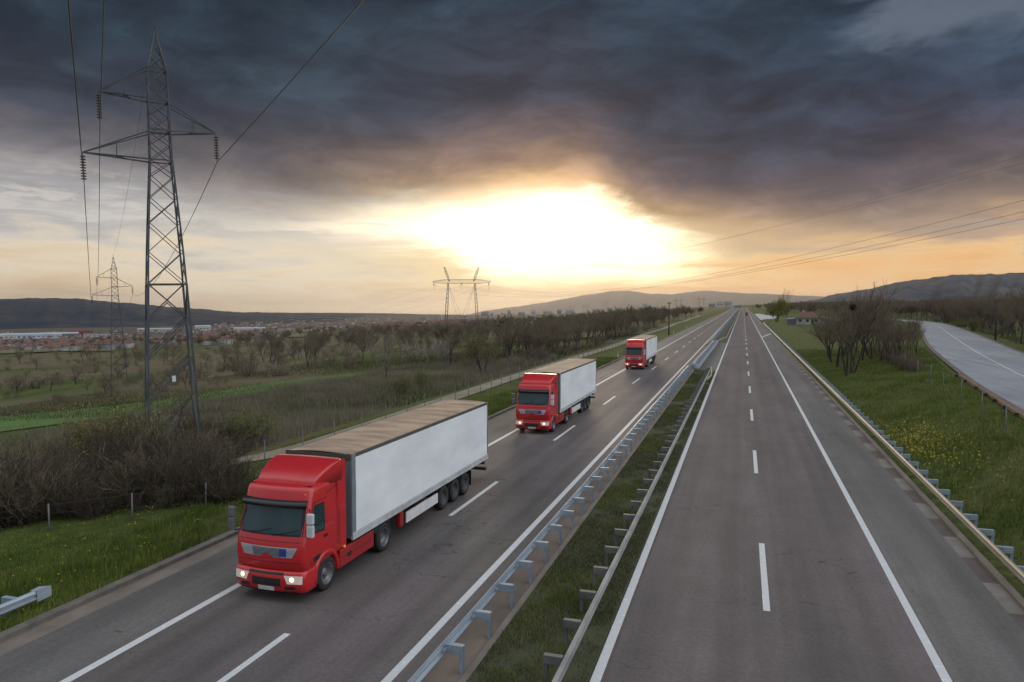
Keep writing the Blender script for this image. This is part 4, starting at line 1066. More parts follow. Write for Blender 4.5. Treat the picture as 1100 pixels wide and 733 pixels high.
for k, lb in enumerate(('faint upper earth wire high above the motorway, second from the top', 'faint earth wire strung highest above the motorway')):
    a = RM @ ptops[k]; a.z *= scl; a += Vector((PX, PY, pz)); e = E1 + Vector((0, 0, CAM_H + 28.5 + 3.0 * k))
    g = MB(); g.tube([p - a for p in catenary(a, e, 12.5, 60)], .013, 4, cap=False); o = g.build('power_cable', M['wire']); o.location = a; tag(o, lb, 'power cable')
pl = ['hazy twin-legged tower left of the utility pole, before the mountain', 'tiny twin-legged tower farther left on the skyline', 'hazy twin-legged tower closest to the dark utility pole', 'hazy twin-legged tower above the vanishing motorway']
for (u, zd, lb, sc_) in ((615, 2350, pl[1], 1), (628.7, 2300, 'tiny twin-legged tower on the skyline beside another like it', 1), (729, 1850, pl[2], 1), (753.6, 2000, pl[3], 1)):
    o = copy_tree(por); x, y, _ = at_depth(u, 326, zd); o.location = (x, y, hg(x, y)); o.scale = (.8, 1, .92); tag(o, lb, 'portal tower', 'twin-legged power towers')

# utility poles
def pole(label, u, v, z, h, arm=True):
    x, y, _ = at_depth(u, v, z); zg = hg(x, y); root = empty('utility_pole', (x, y, zg)); root.rotation_euler = (0, 0, .3)
    g = MB(); g.tube([(0, 0, -.5), (0, 0, h)], [.19, .12], 8); g.build('pole', M['wood_pole'], root)
    g = MB(); g.b(-.5, .5, -.06, .06, h - .35, h - .22)
    for x_ in (-.42, 0, .42): g.tube([(x_, 0, h - .25), (x_, 0, h + .05)], .06, 6)
    g.build('crossbar', M['wood_pole'], root); tag(root, label, 'utility pole')
pole('dark utility pole at the wood edge above the third lorry', 718.5, 356, 205, 9.2)
pole('dark utility pole among brown bushes beyond the side road', 1070.5, 330, 150, 8.2)
pole('thin utility pole on the grass where the side road bends away', 990, 338, 300, 9.0)

# ================================================================== plants
rngs = np.random.default_rng(11)
def seg_arrays(S, n=3):
    """S: list of (p0, p1, r0, r1) -> vertices and quads of thin prisms"""
    if not len(S): return np.zeros((0, 3)), np.zeros((0, 4), int)
    a = np.array([s[0] for s in S]); b = np.array([s[1] for s in S]); r0 = np.array([s[2] for s in S]); r1 = np.array([s[3] for s in S])
    t = b - a; t /= np.linalg.norm(t, axis=1, keepdims=True) + 1e-9
    ref = np.where(np.abs(t[:, 2:3]) < .9, np.array([[0, 0, 1.]]), np.array([[1., 0, 0]]))
    u = np.cross(t, ref); u /= np.linalg.norm(u, axis=1, keepdims=True) + 1e-9; w = np.cross(t, u)
    V = []
    for c, r in ((a, r0), (b, r1)):
        for k in range(n):
            q = 2 * math.pi * k / n; V.append(c + (u * math.cos(q) + w * math.sin(q)) * r[:, None])
    V = np.stack(V, 1).reshape(-1, 3); base = (np.arange(len(S)) * 2 * n)[:, None]
    F = np.concatenate([base + np.array([[k, (k + 1) % n, n + (k + 1) % n, n + k]]) for k in range(n)], 0)
    return V, F

def norm(v): return v / (np.linalg.norm(v) + 1e-9)
def grow(rng, p, d, L, r, lev, maxl, out, kids, spread, up, nseg=3, ratio=.62, wobk=.22, ends=None, rmin=.006):
    p = np.array(p, float); d = norm(np.array(d, float)); step = L / nseg
    for k in range(nseg):
        d = norm(d + rng.normal(0, wobk, 3) + np.array([0, 0, up * .12])); q = p + d * step
        r0 = max(r * (1 - .55 * k / nseg), rmin); r1 = max(r * (1 - .55 * (k + 1) / nseg), rmin)
        out.append((p.copy(), q.copy(), r0, r1, lev)); p = q
        if lev < maxl and (k > 0 or lev > 0 or nseg < 3):
            for _ in range(kids[min(lev, len(kids) - 1)]):
                ax = norm(np.cross(d, rng.normal(0, 1, 3))); a = rng.uniform(.55, 1.25) * spread
                nd = norm(d * math.cos(a) + ax * math.sin(a) + np.array([0, 0, up * .15]))
                grow(rng, p, nd, L * ratio * rng.uniform(.7, 1.15), r1 * .68, lev + 1, maxl, out, kids, spread, up, nseg if lev < 1 else 2, ratio, wobk, ends, rmin)
    if lev == maxl and ends is not None: ends.append(p)

def leaf_arrays(rng, pts, per, size, jit):
    pts = np.repeat(np.array(pts), per, 0); n = len(pts); c = pts + rng.normal(0, jit, (n, 3))
    a = rng.normal(0, 1, (n, 3)); a /= np.linalg.norm(a, axis=1, keepdims=True); b = rng.normal(0, 1, (n, 3)); b = np.cross(a, b); b /= np.linalg.norm(b, axis=1, keepdims=True) + 1e-9
    s = size * rng.uniform(.5, 1.3, (n, 1)); V = np.stack([c - a * s, c + b * s * .55, c + a * s, c - b * s * .55], 1).reshape(-1, 3)
    return V, np.arange(4 * n).reshape(n, 4)

class Proto: pass
def split_mesh(name, S, thick, m_wood, m_twig, leaves=None, m_leaf=None):
    """trunk mesh, crown mesh and one joined mesh of the same plant"""
    P = Proto(); tr = [s for s in S if s[4] <= thick]; cr = [s for s in S if s[4] > thick]
    V0, F0 = seg_arrays(tr, 6); V1, F1 = seg_arrays(cr, 3); mi1 = np.zeros(len(F1), int)
    if leaves is not None: V2, F2 = leaves; F1 = np.concatenate([F1, F2 + len(V1)]); V1 = np.concatenate([V1, V2]); mi1 = np.concatenate([mi1, np.ones(len(F2), int)])
    mm = [m_twig] + ([m_leaf] if m_leaf else [])
    P.trunk = np_mesh(name + '_trunk', V0, F0, m_wood, smooth=True); P.crown = np_mesh(name + '_crown', V1, F1, mm, mi1)
    Va = np.concatenate([V0, V1]); Fa = np.concatenate([F0, F1 + len(V0)]); P.all = np_mesh(name, Va, Fa, [m_wood] + mm, np.concatenate([np.zeros(len(F0), int), mi1 + 1])); P.arr = (Va, Fa)
    return P

def tree_proto(seed, H=7.0, m_wood='bark', m_twig='twig', kids=(2, 2, 2), maxl=4, spread=.62, up=.6, leaves=None, r=.16, stems=1, trunk=.36, leafn=3, leafs=.10, ratio=.68, rmin=.010):
    rng = np.random.default_rng(seed); S = []; E_ = []
    for k in range(stems):
        a = rng.uniform(0, 6.28); t = 0 if stems == 1 else rng.uniform(.1, .32); d = (math.cos(a) * t, math.sin(a) * t, 1)
        p0 = (math.cos(a) * .12 * (stems > 1), math.sin(a) * .12 * (stems > 1), -.2)
        grow(rng, p0, d, H * trunk, r * (1 if stems == 1 else .7), 0, maxl, S, kids, spread, up, 3, ratio, .16, E_, rmin)
    zmax = max(s[1][2] for s in S); k = H / zmax
    S = [(s[0] * k, s[1] * k, s[2], s[3], s[4]) for s in S]; E_ = [e * k for e in E_]
    lv = leaf_arrays(rng, E_, leafn, leafs, .16) if leaves else None
    return split_mesh('plant_mesh', S, 1, M[m_wood], M[m_twig], lv, M[leaves] if leaves else None)
def shrub_proto(seed, H=3.0, stems=16, W=1.0, m_twig='twig', leaves=None, leafn=4, leafs=.06, kids=(1, 2), maxl=2, rmin=.006, spread=.55, tilt=.7, r=.028, jit=.14):
    rng = np.random.default_rng(seed); S = []; E_ = []
    for k in range(stems):
        a = rng.uniform(0, 6.28); rr_ = W * math.sqrt(rng.uniform(0, 1)) * .5; t = tilt * rng.uniform(.1, 1)
        grow(rng, (math.cos(a) * rr_, math.sin(a) * rr_, -.15), (math.cos(a) * t, math.sin(a) * t, 1), H * rng.uniform(.45, .75), r * rng.uniform(.6, 1.2), 0, maxl, S, kids, spread, .35, 4, .55, .2, E_, rmin)
    zmax = max(s[1][2] for s in S); k = H / zmax
    S = [(s[0] * k, s[1] * k, s[2], s[3], s[4]) for s in S]; E_ = [e * k for e in E_]
    lv = leaf_arrays(rng, E_, leafn, leafs, jit) if leaves else None
    return split_mesh('plant_mesh', S, 0, M['bark'], M[m_twig], lv, M[leaves] if leaves else None)

TREES = [tree_proto(s, 7.0, kids=(2, 2, 2, 2), stems=st, r=.13, m_twig=tw, spread=.55, up=.75) for s, st, tw in ((1, 1, 'twig'), (2, 2, 'twig'), (3, 1, 'twig_red'), (4, 3, 'twig_red'), (5, 2, 'twig'))]
PALE = [tree_proto(s, 7.0, 'bark_pale', 'twig_pale', (2, 2, 2, 2), 4, .7, .5, r=.15, stems=st) for s, st in ((21, 1), (22, 2))]
ORCH = [tree_proto(s, 4.2, kids=(3, 2, 2, 2), stems=1, r=.13, trunk=.30, spread=.85, up=.35) for s in (31, 32)]
BUDT = [tree_proto(s, 6.5, 'bark', 'twig', (2, 2, 2, 2), 4, .75, .5, 'bud', .17, st, leafn=3, leafs=.085) for s, st in ((41, 3), (42, 1))]
BIGY = tree_proto(51, 9.0, 'bark', 'twig', (2, 2, 2, 2), 4, .85, .35, 'bud_yellow', .22, 4, leafn=5, leafs=.17)
BIGB = tree_proto(52, 12.0, 'bark', 'twig', (3, 2, 2, 2), 4, .62, .5, None, .32, 1, trunk=.34)
SHR = [shrub_proto(s, 3.0, 22, 1.8, tw, kids=(1, 2, 1), rmin=.007) for s, tw in ((61, 'twig'), (62, 'twig_red'), (63, 'twig'), (64, 'twig_red'), (65, 'twig_pale'))]
DSHR = [shrub_proto(s, 3.0, 22, 1.8, tw, kids=(1, 2, 1), rmin=.007) for s, tw in ((161, 'twig_dark'), (162, 'twig_dark'), (163, 'twig_dark'), (164, 'twig_dark'), (165, 'twig'))]
BUDS = [shrub_proto(s, 3.0, 20, 1.4, 'twig', 'bud', 5, .055, (1, 2), tilt=.55) for s in (71, 72, 73)]
YBUD = [shrub_proto(s, 3.0, 18, 1.6, 'twig', 'bud_yellow', 2, .05, (1, 2)) for s in (75, 76)]
BLOS = [shrub_proto(s, 3.4, 14, 1.4, 'twig_pale', 'blossom', 3, .07, (1, 2)) for s in (77,)]

prand = random.Random(5)
def plant(name, proto, x, y, s, label, cat, group, parts=True, rz=None, sz=None, dz=0.0):
    z = hg(x, y) + dz; rz = prand.uniform(0, 6.28) if rz is None else rz
    if parts and name == 'tree':
        o = empty(name, (x, y, z), rz); link('trunk' if 'tree' in name else 'stem', proto.trunk, o); link('crown', proto.crown, o)
    else:
        o = link(name, proto.all); o.location = (x, y, z); o.rotation_euler = (0, 0, rz)
    o.scale = (s * prand.uniform(.85, 1.25), s * prand.uniform(.85, 1.25), s * (sz or prand.uniform(.88, 1.12))); return tag(o, label, cat, group)

# --- thicket of bare shrubs in front of the tall pylon
for k in range(130):
    y = prand.uniform(14, 48); x = -28.6 - abs(prand.gauss(0, 1)) * 5.5 - (1.2 if y > 36 else 0)
    z, u = cam_space(x, y)
    if u < -60 or u > 262 or z < 15: continue
    pr = prand.choice(DSHR + DSHR + [SHR[0]]); s = prand.uniform(.8, 1.4) * (.72 if y > 36 else 1)
    if abs(x - float(track_x(y))) < 1.2 or y < 22.8 + (x + 29) * .6: continue
    plant('shrub', pr, x, y, s * (1.0 if u < 200 else .75), 'leafless dark brown shrub in the dense thicket behind the grass verge', 'shrub', 'bare shrubs of the thicket beside the verge')
for k in range(110):
    x = prand.uniform(-41, -21.6); yf = 22.9 + (x + 29) * .6; y = yf + abs(prand.gauss(0, 1)) * 2.6; z, u = cam_space(x, y)
    if u < -40 or u > 258 or y > 33: continue
    plant('shrub', prand.choice(DSHR), x, y, prand.uniform(.4, .7) if y < yf + 1 else prand.uniform(.6, 1.05), 'leafless dark brown shrub in the dense thicket behind the grass verge', 'shrub', 'bare shrubs of the thicket beside the verge')
for k in range(9):
    u = prand.uniform(45, 150); x, y, _ = on_ground(u, prand.uniform(492, 510))
    plant('shrub', prand.choice(YBUD), x, y, prand.uniform(1.0, 1.4), 'tall shrub with sparse yellow-green buds topping the thicket left of the tall pylon', 'shrub', 'budding shrubs in the thicket')
# --- single plants one can point to
for u, v, s, pr, nm, lb, ct in (
    (271, 480, 1.02, BUDS[0], 'shrub', 'rounded green budding shrub beside the track, ahead of the first lorry', 'shrub'),
    (432, 424, .95, BUDS[1], 'shrub', 'narrow green budding shrub, the taller one of two above the first trailer', 'shrub'),
    (455, 419, .80, BUDS[2], 'shrub', 'small green budding shrub, the second of two above the first trailer', 'shrub'),
    (518, 402, .98, BUDT[0], 'tree', 'spreading many-stemmed green budding tree in the meadow behind the dirt track', 'tree'),
    (591, 383, .55, BUDT[1], 'tree', 'small yellow-green tree standing alone by the wood edge', 'tree'),
    (414, 407, .85, PALE[0], 'tree', 'pale bare tree with spreading branches left of the portal tower', 'tree'),
    (478, 397, .95, PALE[1], 'tree', 'grey bare tree with a slim trunk under the portal tower', 'tree'),
    (560, 396, .45, ORCH[0], 'tree', 'low bare twiggy tree beside the dirt track above the second lorry', 'tree'),
    (193, 462, .9, ORCH[1], 'tree', 'dark bare tree framed between the legs of the tall pylon', 'tree'),
    (834, 346, 1.30, BIGY, 'tree', 'large yellow-green tree beside the small red-roofed house', 'tree'),
    (845, 344.5, 1.35, BIGB, 'tree', 'tall bare tree rising behind the red-roofed house', 'tree'),
    (225, 352 + 45, .9, BLOS[0], 'shrub', 'pale blossoming shrub in the fields right behind the tall pylon', 'shrub'),
    (1030, 352, 1.25, BUDS[1], 'shrub', 'green budding bush beside the bend of the side road', 'shrub'),
    (1046, 356, 1.3, BUDS[2], 'shrub', 'wide olive green bush among brown ones beyond the side road', 'shrub')):
    x, y, _ = on_ground(u, v); plant(nm, pr, x, y, s, lb, ct, None)
# --- bushes and orchard trees in the fields
def scatter(n, us, vs, protos, smin, smax, name, label, cat, group, parts=False, avoid=None):
    for _ in range(n):
        u = prand.uniform(*us); v = prand.uniform(*vs); x, y, _ = on_ground(u, v)
        if x > -31 and x < 9: continue
        if avoid and avoid(u, v): continue
        plant(name, prand.choice(protos), x, y, prand.uniform(smin, smax), label, cat, group, parts)
for k in range(13):
    u = 22 + 22 * k + prand.uniform(-14, 14); x, y, _ = on_ground(u, np.interp(u, [0, 300], [436, 402]) + prand.uniform(-14, 4))
    plant('tree', prand.choice(ORCH), x, y, prand.uniform(.55, 1.15), 'low bare orchard tree in the row above the bright green field', 'tree', 'orchard trees above the green field', True)
scatter(64, (-20, 400), (394, 425), ORCH + SHR + SHR, .7, 1.3, 'shrub', 'brown leafless bush scattered in the fields beyond the bright green strip', 'bush', 'bushes in the fields', False, lambda u, v: abs(v - np.interp(u, [0, 405], [456, 400])) < 8 or v > np.interp(u, [0, 405], [446, 396]))
scatter(64, (-20, 520), (374, 397), TREES + SHR + ORCH, .8, 1.5, 'tree', 'bare tree in the hedgerows below the distant town', 'tree', 'hedgerow trees below the town')
scatter(16, (300, 470), (364, 392), PALE + BLOS, .8, 1.2, 'tree', 'whitish bare tree in the hedgerows left of the portal tower', 'tree', 'whitish hedgerow trees')
scatter(12, (330, 500), (428, 450), SHR, .25, .55, 'shrub', 'small brown shrub in the dry weeds behind the first trailer', 'shrub', 'small shrubs in the dry weeds')
# --- the wood left of the motorway
wood_rest = []
for k in range(330):
    y = 95 + 620 * prand.random() ** 1.5; x = float(track_x(y)) - 4.5 - abs(prand.gauss(0, 1)) * (7 + y * .09)
    if y < 125 and x > -40: x -= 9
    z, u = cam_space(x, y)
    if u < 540: continue
    if y > 250: wood_rest.append((x, y)); continue
    plant('tree', prand.choice(TREES + [TREES[0]] + ([PALE[1]] if k % 6 == 0 else [])), x, y, prand.uniform(.75, 1.2), 'bare brown tree in the wood along the dirt track, left of the third lorry', 'tree', 'bare trees of the wood along the motorway')
for k in range(40):
    y = 92 + 200 * prand.random(); x = float(track_x(y)) - 3.5 - prand.uniform(0, 5); z, u = cam_space(x, y)
    if u < 545: continue
    plant('shrub', prand.choice(SHR), x, y, prand.uniform(.5, 1.0), 'bare brown shrub at the foot of the wood along the dirt track', 'shrub', 'shrubs at the edge of the wood')
# --- cluster on the bank between the motorway and the side road
tc = [(908, 405, 1.0, 1), (914, 402, .95, 3), (899, 395, .9, 0), (893, 390, .85, 2), (892, 386, .85, 4), (890, 383, .8, 1), (918, 393, .9, 0), (926, 388, .85, 2), (938, 386, .7, 3), (945, 388, .62, 1), (953, 390, .55, 4), (932, 382, .8, 0), (903, 384, .9, 3), (891, 378, .8, 2), (961, 392, .5, 3), (920, 380, .9, 4), (910, 376, .95, 1), (895, 374, .9, 0), (970, 390, .62, 0), (978, 388, .55, 2), (966, 383, .7, 1), (948, 380, .8, 4), (940, 377, .8, 1), (955, 377, .75, 3), (930, 373, .9, 2), (984, 382, .5, 4), (975, 377, .6, 0)]
for k, (u, v, s, p_) in enumerate(tc):
    x, y, _ = on_ground(u, v); plant('tree', TREES[p_], x, y, s * (1.25 if u < 897 else 1.6 if u < 930 else 1.5), 'bare dark tree in the clump on the grass bank beside the side road', 'tree', 'bare trees on the bank')
for k in range(26):
    u = prand.uniform(930, 985); x, y, _ = on_ground(u, np.interp(u, [930, 985], [376, 401]) + prand.uniform(-6, 2)); plant('shrub', prand.choice(SHR[:4]), x, y, prand.uniform(.45, .8), 'bare brown shrub along the fence posts on the grass bank', 'shrub', 'shrubs along the bank fence')
# nest
x, y, z = on_ground(908, 405); nx_, ny_, nz_ = at_depth(916, 330, cam_space(x, y)[0] + .4)
rg = np.random.default_rng(8); S = []
for k in range(260):
    p = rg.normal(0, 1, 3); p = norm(p) * .33 * np.array([1, 1, .9]) * rg.uniform(.6, 1.05); d = norm(rg.normal(0, 1, 3)) * .26; S.append((p - d, p + d, .016, .012))
V, F_ = seg_arrays(S); o = link('nest', np_mesh('nest', V, F_, M['nest'])); o.location = (nx_, ny_, nz_); tag(o, 'dark round bird nest of twigs high in the bare trees on the bank', 'nest')
# --- beyond the side road
for k in range(190):
    y = 62 + 300 * prand.random() ** 1.2; xr = float(np.interp(y, SR[:10, 1], SR[:10, 0])); x = xr + 2.2 + abs(prand.gauss(0, 1)) * 9; z, u = cam_space(x, y)
    if u > 1150 or u < 980: continue
    plant('tree' if k % 3 else 'shrub', prand.choice(TREES if k % 3 else SHR), x, y, prand.uniform(1.05, 1.65) if k % 3 else prand.uniform(.8, 1.6), 'bare reddish brown %s in the thick growth beyond the side road' % ('tree' if k % 3 else 'shrub'), 'tree' if k % 3 else 'shrub', 'growth beyond the side road')
for k in range(14):
    u = prand.uniform(1025, 1095); x, y, _ = on_ground(u, np.interp(u, [1025, 1100], [352, 374]) - 3); plant('shrub', prand.choice(BUDS), x, y, prand.uniform(.35, .6), 'little green shrub at the verge beyond the side road', 'shrub', 'green shrubs beyond the side road')
# --- far woods as masses
def mass(name, label, pts, protos, smin, smax):
    Vs = []; Fs = []; k = 0
    for x, y in pts:
        V, F_ = prand.choice(protos).arr; s = prand.uniform(smin, smax); a = prand.uniform(0, 6.28); c_, s_ = math.cos(a), math.sin(a)
        W = np.stack([(V[:, 0] * c_ - V[:, 1] * s_) * s + x, (V[:, 0] * s_ + V[:, 1] * c_) * s + y, V[:, 2] * s + hg(x, y)], 1); Vs.append(W); Fs.append(F_ + k); k += len(W)
    tag(link(name, np_mesh(name, np.concatenate(Vs), np.concatenate(Fs), M['twig'])), label, 'woods', None, 'stuff')
LOW = [tree_proto(s, 8.0, kids=(2, 2, 2), maxl=3, r=.2, spread=.7, up=.5, stems=3, rmin=.06) for s in (91, 92, 93)]
pts = []
while len(pts) < 520:
    u = prand.uniform(-20, 790); v = prand.uniform(345.5, 374) if u < 560 else prand.uniform(337, 356); x, y, _ = on_ground(u, v)
    if x > -34 or math.hypot(x, y) > 2200: continue
    if v > 358 and prand.random() < .4: continue
    pts.append((x, y))
wood_rest2 = []
for k in range(150):
    x, y, _ = on_ground(prand.uniform(-20, 540), prand.uniform(368, 396))
    if x < -34 and not abs(y) < 30: wood_rest2.append((x, y))
mass('woods', 'brown brush of hedgerows filling the fields below the distant town', wood_rest2, TREES + SHR + SHR + ORCH, .7, 1.3)
br = []
for k in range(420):
    u = prand.uniform(-20, 420); v = prand.uniform(378, 440); x, y, _ = on_ground(u, v)
    if x > -36 or v > np.interp(u, [0, 405], [443, 394]): continue
    if wob(x, y, .05, 4) + .5 * prand.random() > .1: br.append((x, y))
mass('brush', 'low brown brush spread between the orchard trees in the fields', br, SHR, .25, .75)
mass('woods', 'far end of the brown wood running along the motorway to its vanishing point', wood_rest, TREES, .8, 1.25)
mass('woods', 'distant brown woods across the valley slope below the town', pts, LOW, .8, 1.3)
pts = []
while len(pts) < 520:
    y = prand.uniform(300, 1300) if len(pts) < 300 else prand.uniform(290, 560); x = prand.uniform(20, 900) if len(pts) < 300 else prand.uniform(45, 420); z, u = cam_space(x, y)
    if u > 1180 or (x < 60 and y < 640): continue
    if y < 520 and x < float(np.interp(y, SR[:, 1], SR[:, 0])) + 6: continue
    pts.append((x, y))
for k in range(240):
    u = prand.uniform(842, 985); dd = prand.uniform(430, 1000); x, y, _ = at_depth(u, 330, dd)
    if x > 24 and not (u < 862 and dd < 600): pts.append((x, y))
mass('woods', 'distant brown woods behind the side road under the long hill', pts, LOW, .8, 1.3)

# ================================================================== grass
def blades(name, label, P, h, w, m_, cat='grass', lean=.45, seed=0, hv=(.5, 1.3)):
    rng = np.random.default_rng(seed); n = len(P); hh = h * rng.uniform(hv[0], hv[1], n); a = rng.uniform(0, 6.28, n); L = lean * hh * rng.uniform(.1, 1, n); b = rng.uniform(0, 6.28, n)
    dx, dy = np.cos(a) * w / 2, np.sin(a) * w / 2
    V = np.stack([np.c_[P[:, 0] - dx, P[:, 1] - dy, P[:, 2] - .02], np.c_[P[:, 0] + dx, P[:, 1] + dy, P[:, 2] - .02], np.c_[P[:, 0] + np.cos(b) * L, P[:, 1] + np.sin(b) * L, P[:, 2] + hh]], 1).reshape(-1, 3)
    tag(link(name, np_mesh(name, V, np.arange(3 * n).reshape(n, 3), m_)), label, cat, None, 'stuff')
def on_bank(P): return P[(P[:, 0] < np.interp(P[:, 1], SL[:10, 1], SL[:10, 0]) - 1.3)]
def pts_in(n, x0, x1, y0, y1, seed, dens=1.6, zf=hgt, clump=0.0, cs=.8):
    rng = np.random.default_rng(seed); x = rng.uniform(x0, x1, n); y = y0 + (y1 - y0) * rng.uniform(0, 1, n) ** dens
    if clump:
        k = wob(x, y, cs, seed) + .5 * wob(x, y, cs * 3.1, seed + 1) + rng.normal(0, .25, n); m_ = k > clump; x, y = x[m_], y[m_]
    return np.stack([x, y, zf(x, y)], 1)
blades('grass', 'rough green grass on the verge in front of the thicket', pts_in(130000, -29, -19.0, 11, 110, 1, 1.8), .17, .022, M['grass_lush'], seed=1)
blades('grass', 'taller lush weeds along the kerb of the oncoming lanes', pts_in(60000, -23, -19.0, 12, 120, 2, 1.7, clump=.05, cs=.9), .30, .035, M['grass_lush'], seed=2)
blades('grass', 'sparse grass growing on the strip between the guardrails', pts_in(150000, -6.1, -3.4, 11, 100, 3, 1.7, zf=medz, clump=-.35, cs=.5), .085, .018, M['grass_dry'], seed=3)
blades('grass', 'greener tufts of grass on the strip between the guardrails', pts_in(60000, -6.05, -4.2, 11, 100, 4, 1.7, zf=medz, clump=.15, cs=.6), .13, .02, M['grass'], seed=4)
blades('grass', 'green grass covering the bank up to the side road', on_bank(pts_in(230000, 8.9, 30, 22, 150, 5, 1.5)), .20, .03, M['grass'], seed=5)
blades('grass', 'taller lush clumps on the bank up to the side road', on_bank(pts_in(110000, 8.9, 28, 22, 140, 6, 1.5, clump=.1, cs=.55)), .36, .045, M['grass_lush'], seed=6)
blades('weeds', 'dry grey-brown weed stalks in the rough ground behind the track', pts_in(90000, -62, -30.2, 36, 125, 7, 1.2, clump=-.25, cs=.13), .85, .03, M['stalk'], 'weeds', .3, 7)
blades('weeds', 'rough dry grass of the meadow beyond the dirt track', pts_in(70000, -110, -30, 60, 230, 8, 1.2), .45, .06, M['grass_dry'], 'weeds', .5, 8)
def flowers(name, label, P, s, seed, z0=.15, z1=.4):
    rng = np.random.default_rng(seed); Q = P.copy(); Q[:, 2] += rng.uniform(z0, z1, len(P)); V, F_ = leaf_arrays(rng, Q, 3, s, s * .9)
    tag(link(name, np_mesh(name, V, F_, M['flower'])), label, 'flowers', None, 'stuff')
flowers('flowers', 'small yellow dandelions dotted in the grass of the verge', pts_in(420, -26.5, -19.2, 13, 45, 21, 1.4), .022, 1, .12, .26)
cx, cy, _ = on_ground(985, 478); rg = np.random.default_rng(22); a = rg.normal(0, 1, (650, 2)) * np.array([1.1, 4.2]) + np.array([cx, cy]); a = a[a[:, 0] > 9.4]
flowers('flowers', 'patch of yellow wild flowers on the grass bank behind the guardrail', np.stack([a[:, 0], a[:, 1], hgt(a[:, 0], a[:, 1])], 1), .036, 2, .2, .55)
flowers('flowers', 'scattered yellow flowers low on the grass bank', pts_in(520, 9.3, 17, 24, 60, 23, 1.0, clump=.1, cs=.4), .026, 3, .15, .4)

# ================================================================== buildings
def house_mesh(w, d, h, rh, hip, wall, roof):
    """walls with window openings set in, pitched roof with eaves"""
    mb = MB(); mb.b(-w / 2, w / 2, -d / 2, d / 2, -3, h, 0); e = .45; r = w * .28 if hip else w / 2 + e
    a = [(-w / 2 - e, -d / 2 - e, h - .1), (w / 2 + e, -d / 2 - e, h - .1), (w / 2 + e, d / 2 + e, h - .1), (-w / 2 - e, d / 2 + e, h - .1), (-r, 0, h + rh), (r, 0, h + rh)]
    mb.add(a, [(0, 1, 5, 4), (2, 3, 4, 5), (1, 2, 5), (3, 0, 4), (3, 2, 1, 0)], 1)
    nwin = max(2, int(w / 3))
    for s in (-1, 1):
        for k in range(nwin):
            for zz in ([1.5] if h < 4 else [1.5, 4.4]):
                x = -w / 2 + w * (k + .5) / nwin; mb.b(x - .55, x + .55, s * d / 2 - .06, s * d / 2 + .06, zz - .6, zz + .6, 2)
    mb.b(w * .2, w * .2 + .6, -.3, .3, h, h + rh + .7, 0)
    return mb.build('house', [wall, roof, M['window']])
HP = [house_mesh(11, 9, 6.2, 3.0, False, M['wall'], M['tile']), house_mesh(9, 8, 3.4, 2.8, True, M['wall_cream'], M['tile']), house_mesh(13, 10, 6.4, 3.2, True, M['wall_grey'], M['tile_dull']),
      house_mesh(10, 9, 6.0, 2.8, False, M['wall_cream'], M['tile_dull'])]
HL = ['%s house with %s roof in the valley town below the dark hill' % q for q in (('white', 'red'), ('small cream', 'red'), ('grey', 'brown'), ('cream', 'brown'))]
hu = [False] * 4
def put_house(u, v, k, label, group, sc=1.0):
    x, y, z = on_ground(u, v); o = HP[k] if not hu[k] else HP[k].copy()
    if hu[k]: COL.objects.link(o)
    hu[k] = True; o.location = (x, y, z); o.rotation_euler = (0, 0, prand.uniform(0, 3.1)); o.scale = (sc,) * 3; tag(o, label, 'house', group)
for k in range(150):
    u = prand.uniform(-15, 265); v = prand.uniform(366.5, 378) if u < 110 else prand.uniform(362.5, 371)
    if 110 < u and prand.random() < .35: v = prand.uniform(356, 362)
    j = prand.choice((0, 0, 1, 1, 2, 3)); put_house(u, v, j, HL[j], 'houses of the valley town', prand.uniform(.5, .78))
HL2 = [s.replace('in the valley town below the dark hill', 'on the far slope left of the portal tower') for s in HL]
for k in range(120):
    u = prand.uniform(230, 470); v = prand.uniform(346.5, 356); j = prand.choice((0, 0, 1, 2, 3, 3)); put_house(u, v, j, HL2[j], 'houses on the far slope', prand.uniform(.7, 1.05))
Vs = []; Fs = []; Ms = []; k0 = 0
for k in range(420):
    if k < 230: u = prand.uniform(-15, 290); v = prand.uniform(357, 377) if u < 140 else prand.uniform(353, 370)
    else: u = prand.uniform(240, 520); v = prand.uniform(342.5, 356)
    x, y, z = on_ground(u, v); s = prand.uniform(.6, .95) * (1 if k < 230 else 1.3); a = prand.uniform(0, 3.1); w_, d_, h_, r_ = 5 * s, 4.2 * s, 5 * s, 8 * s
    c_ = [(-w_, -d_), (w_, -d_), (w_, d_), (-w_, d_)]; P = [(p, q_, -2) for p, q_ in c_] + [(p, q_, h_) for p, q_ in c_] + [(p * 1.1, q_ * 1.1, h_ + .05) for p, q_ in c_] + [(-w_ * .7, 0, r_), (w_ * .7, 0, r_)]
    P = np.array(P); Vs.append(np.c_[P[:, 0] * math.cos(a) - P[:, 1] * math.sin(a) + x, P[:, 0] * math.sin(a) + P[:, 1] * math.cos(a) + y, P[:, 2] + z])
    Fs.append(np.array([(0, 1, 5, 4), (1, 2, 6, 5), (2, 3, 7, 6), (3, 0, 4, 7), (8, 9, 13, 12), (10, 11, 12, 13), (9, 10, 13, 13), (11, 8, 12, 12)]) + k0); k0 += 14
    Ms += [k % 3] * 4 + [3 + (k % 5 == 0)] * 4
FF = np.concatenate(Fs); T3 = np.concatenate([FF[:, [0, 1, 2]], FF[:, [0, 2, 3]]]); MM = np.array(Ms + Ms); ok = np.array([len(set(t)) == 3 for t in T3])
tag(link('town_houses', np_mesh('town_houses', np.concatenate(Vs), T3[ok], [M['wall_cream'], M['wall_grey'], M['wall'], M['tile'], M['tile_dull']], MM[ok])), 'countless tiny houses filling the distant valley town', 'houses', None, 'stuff')
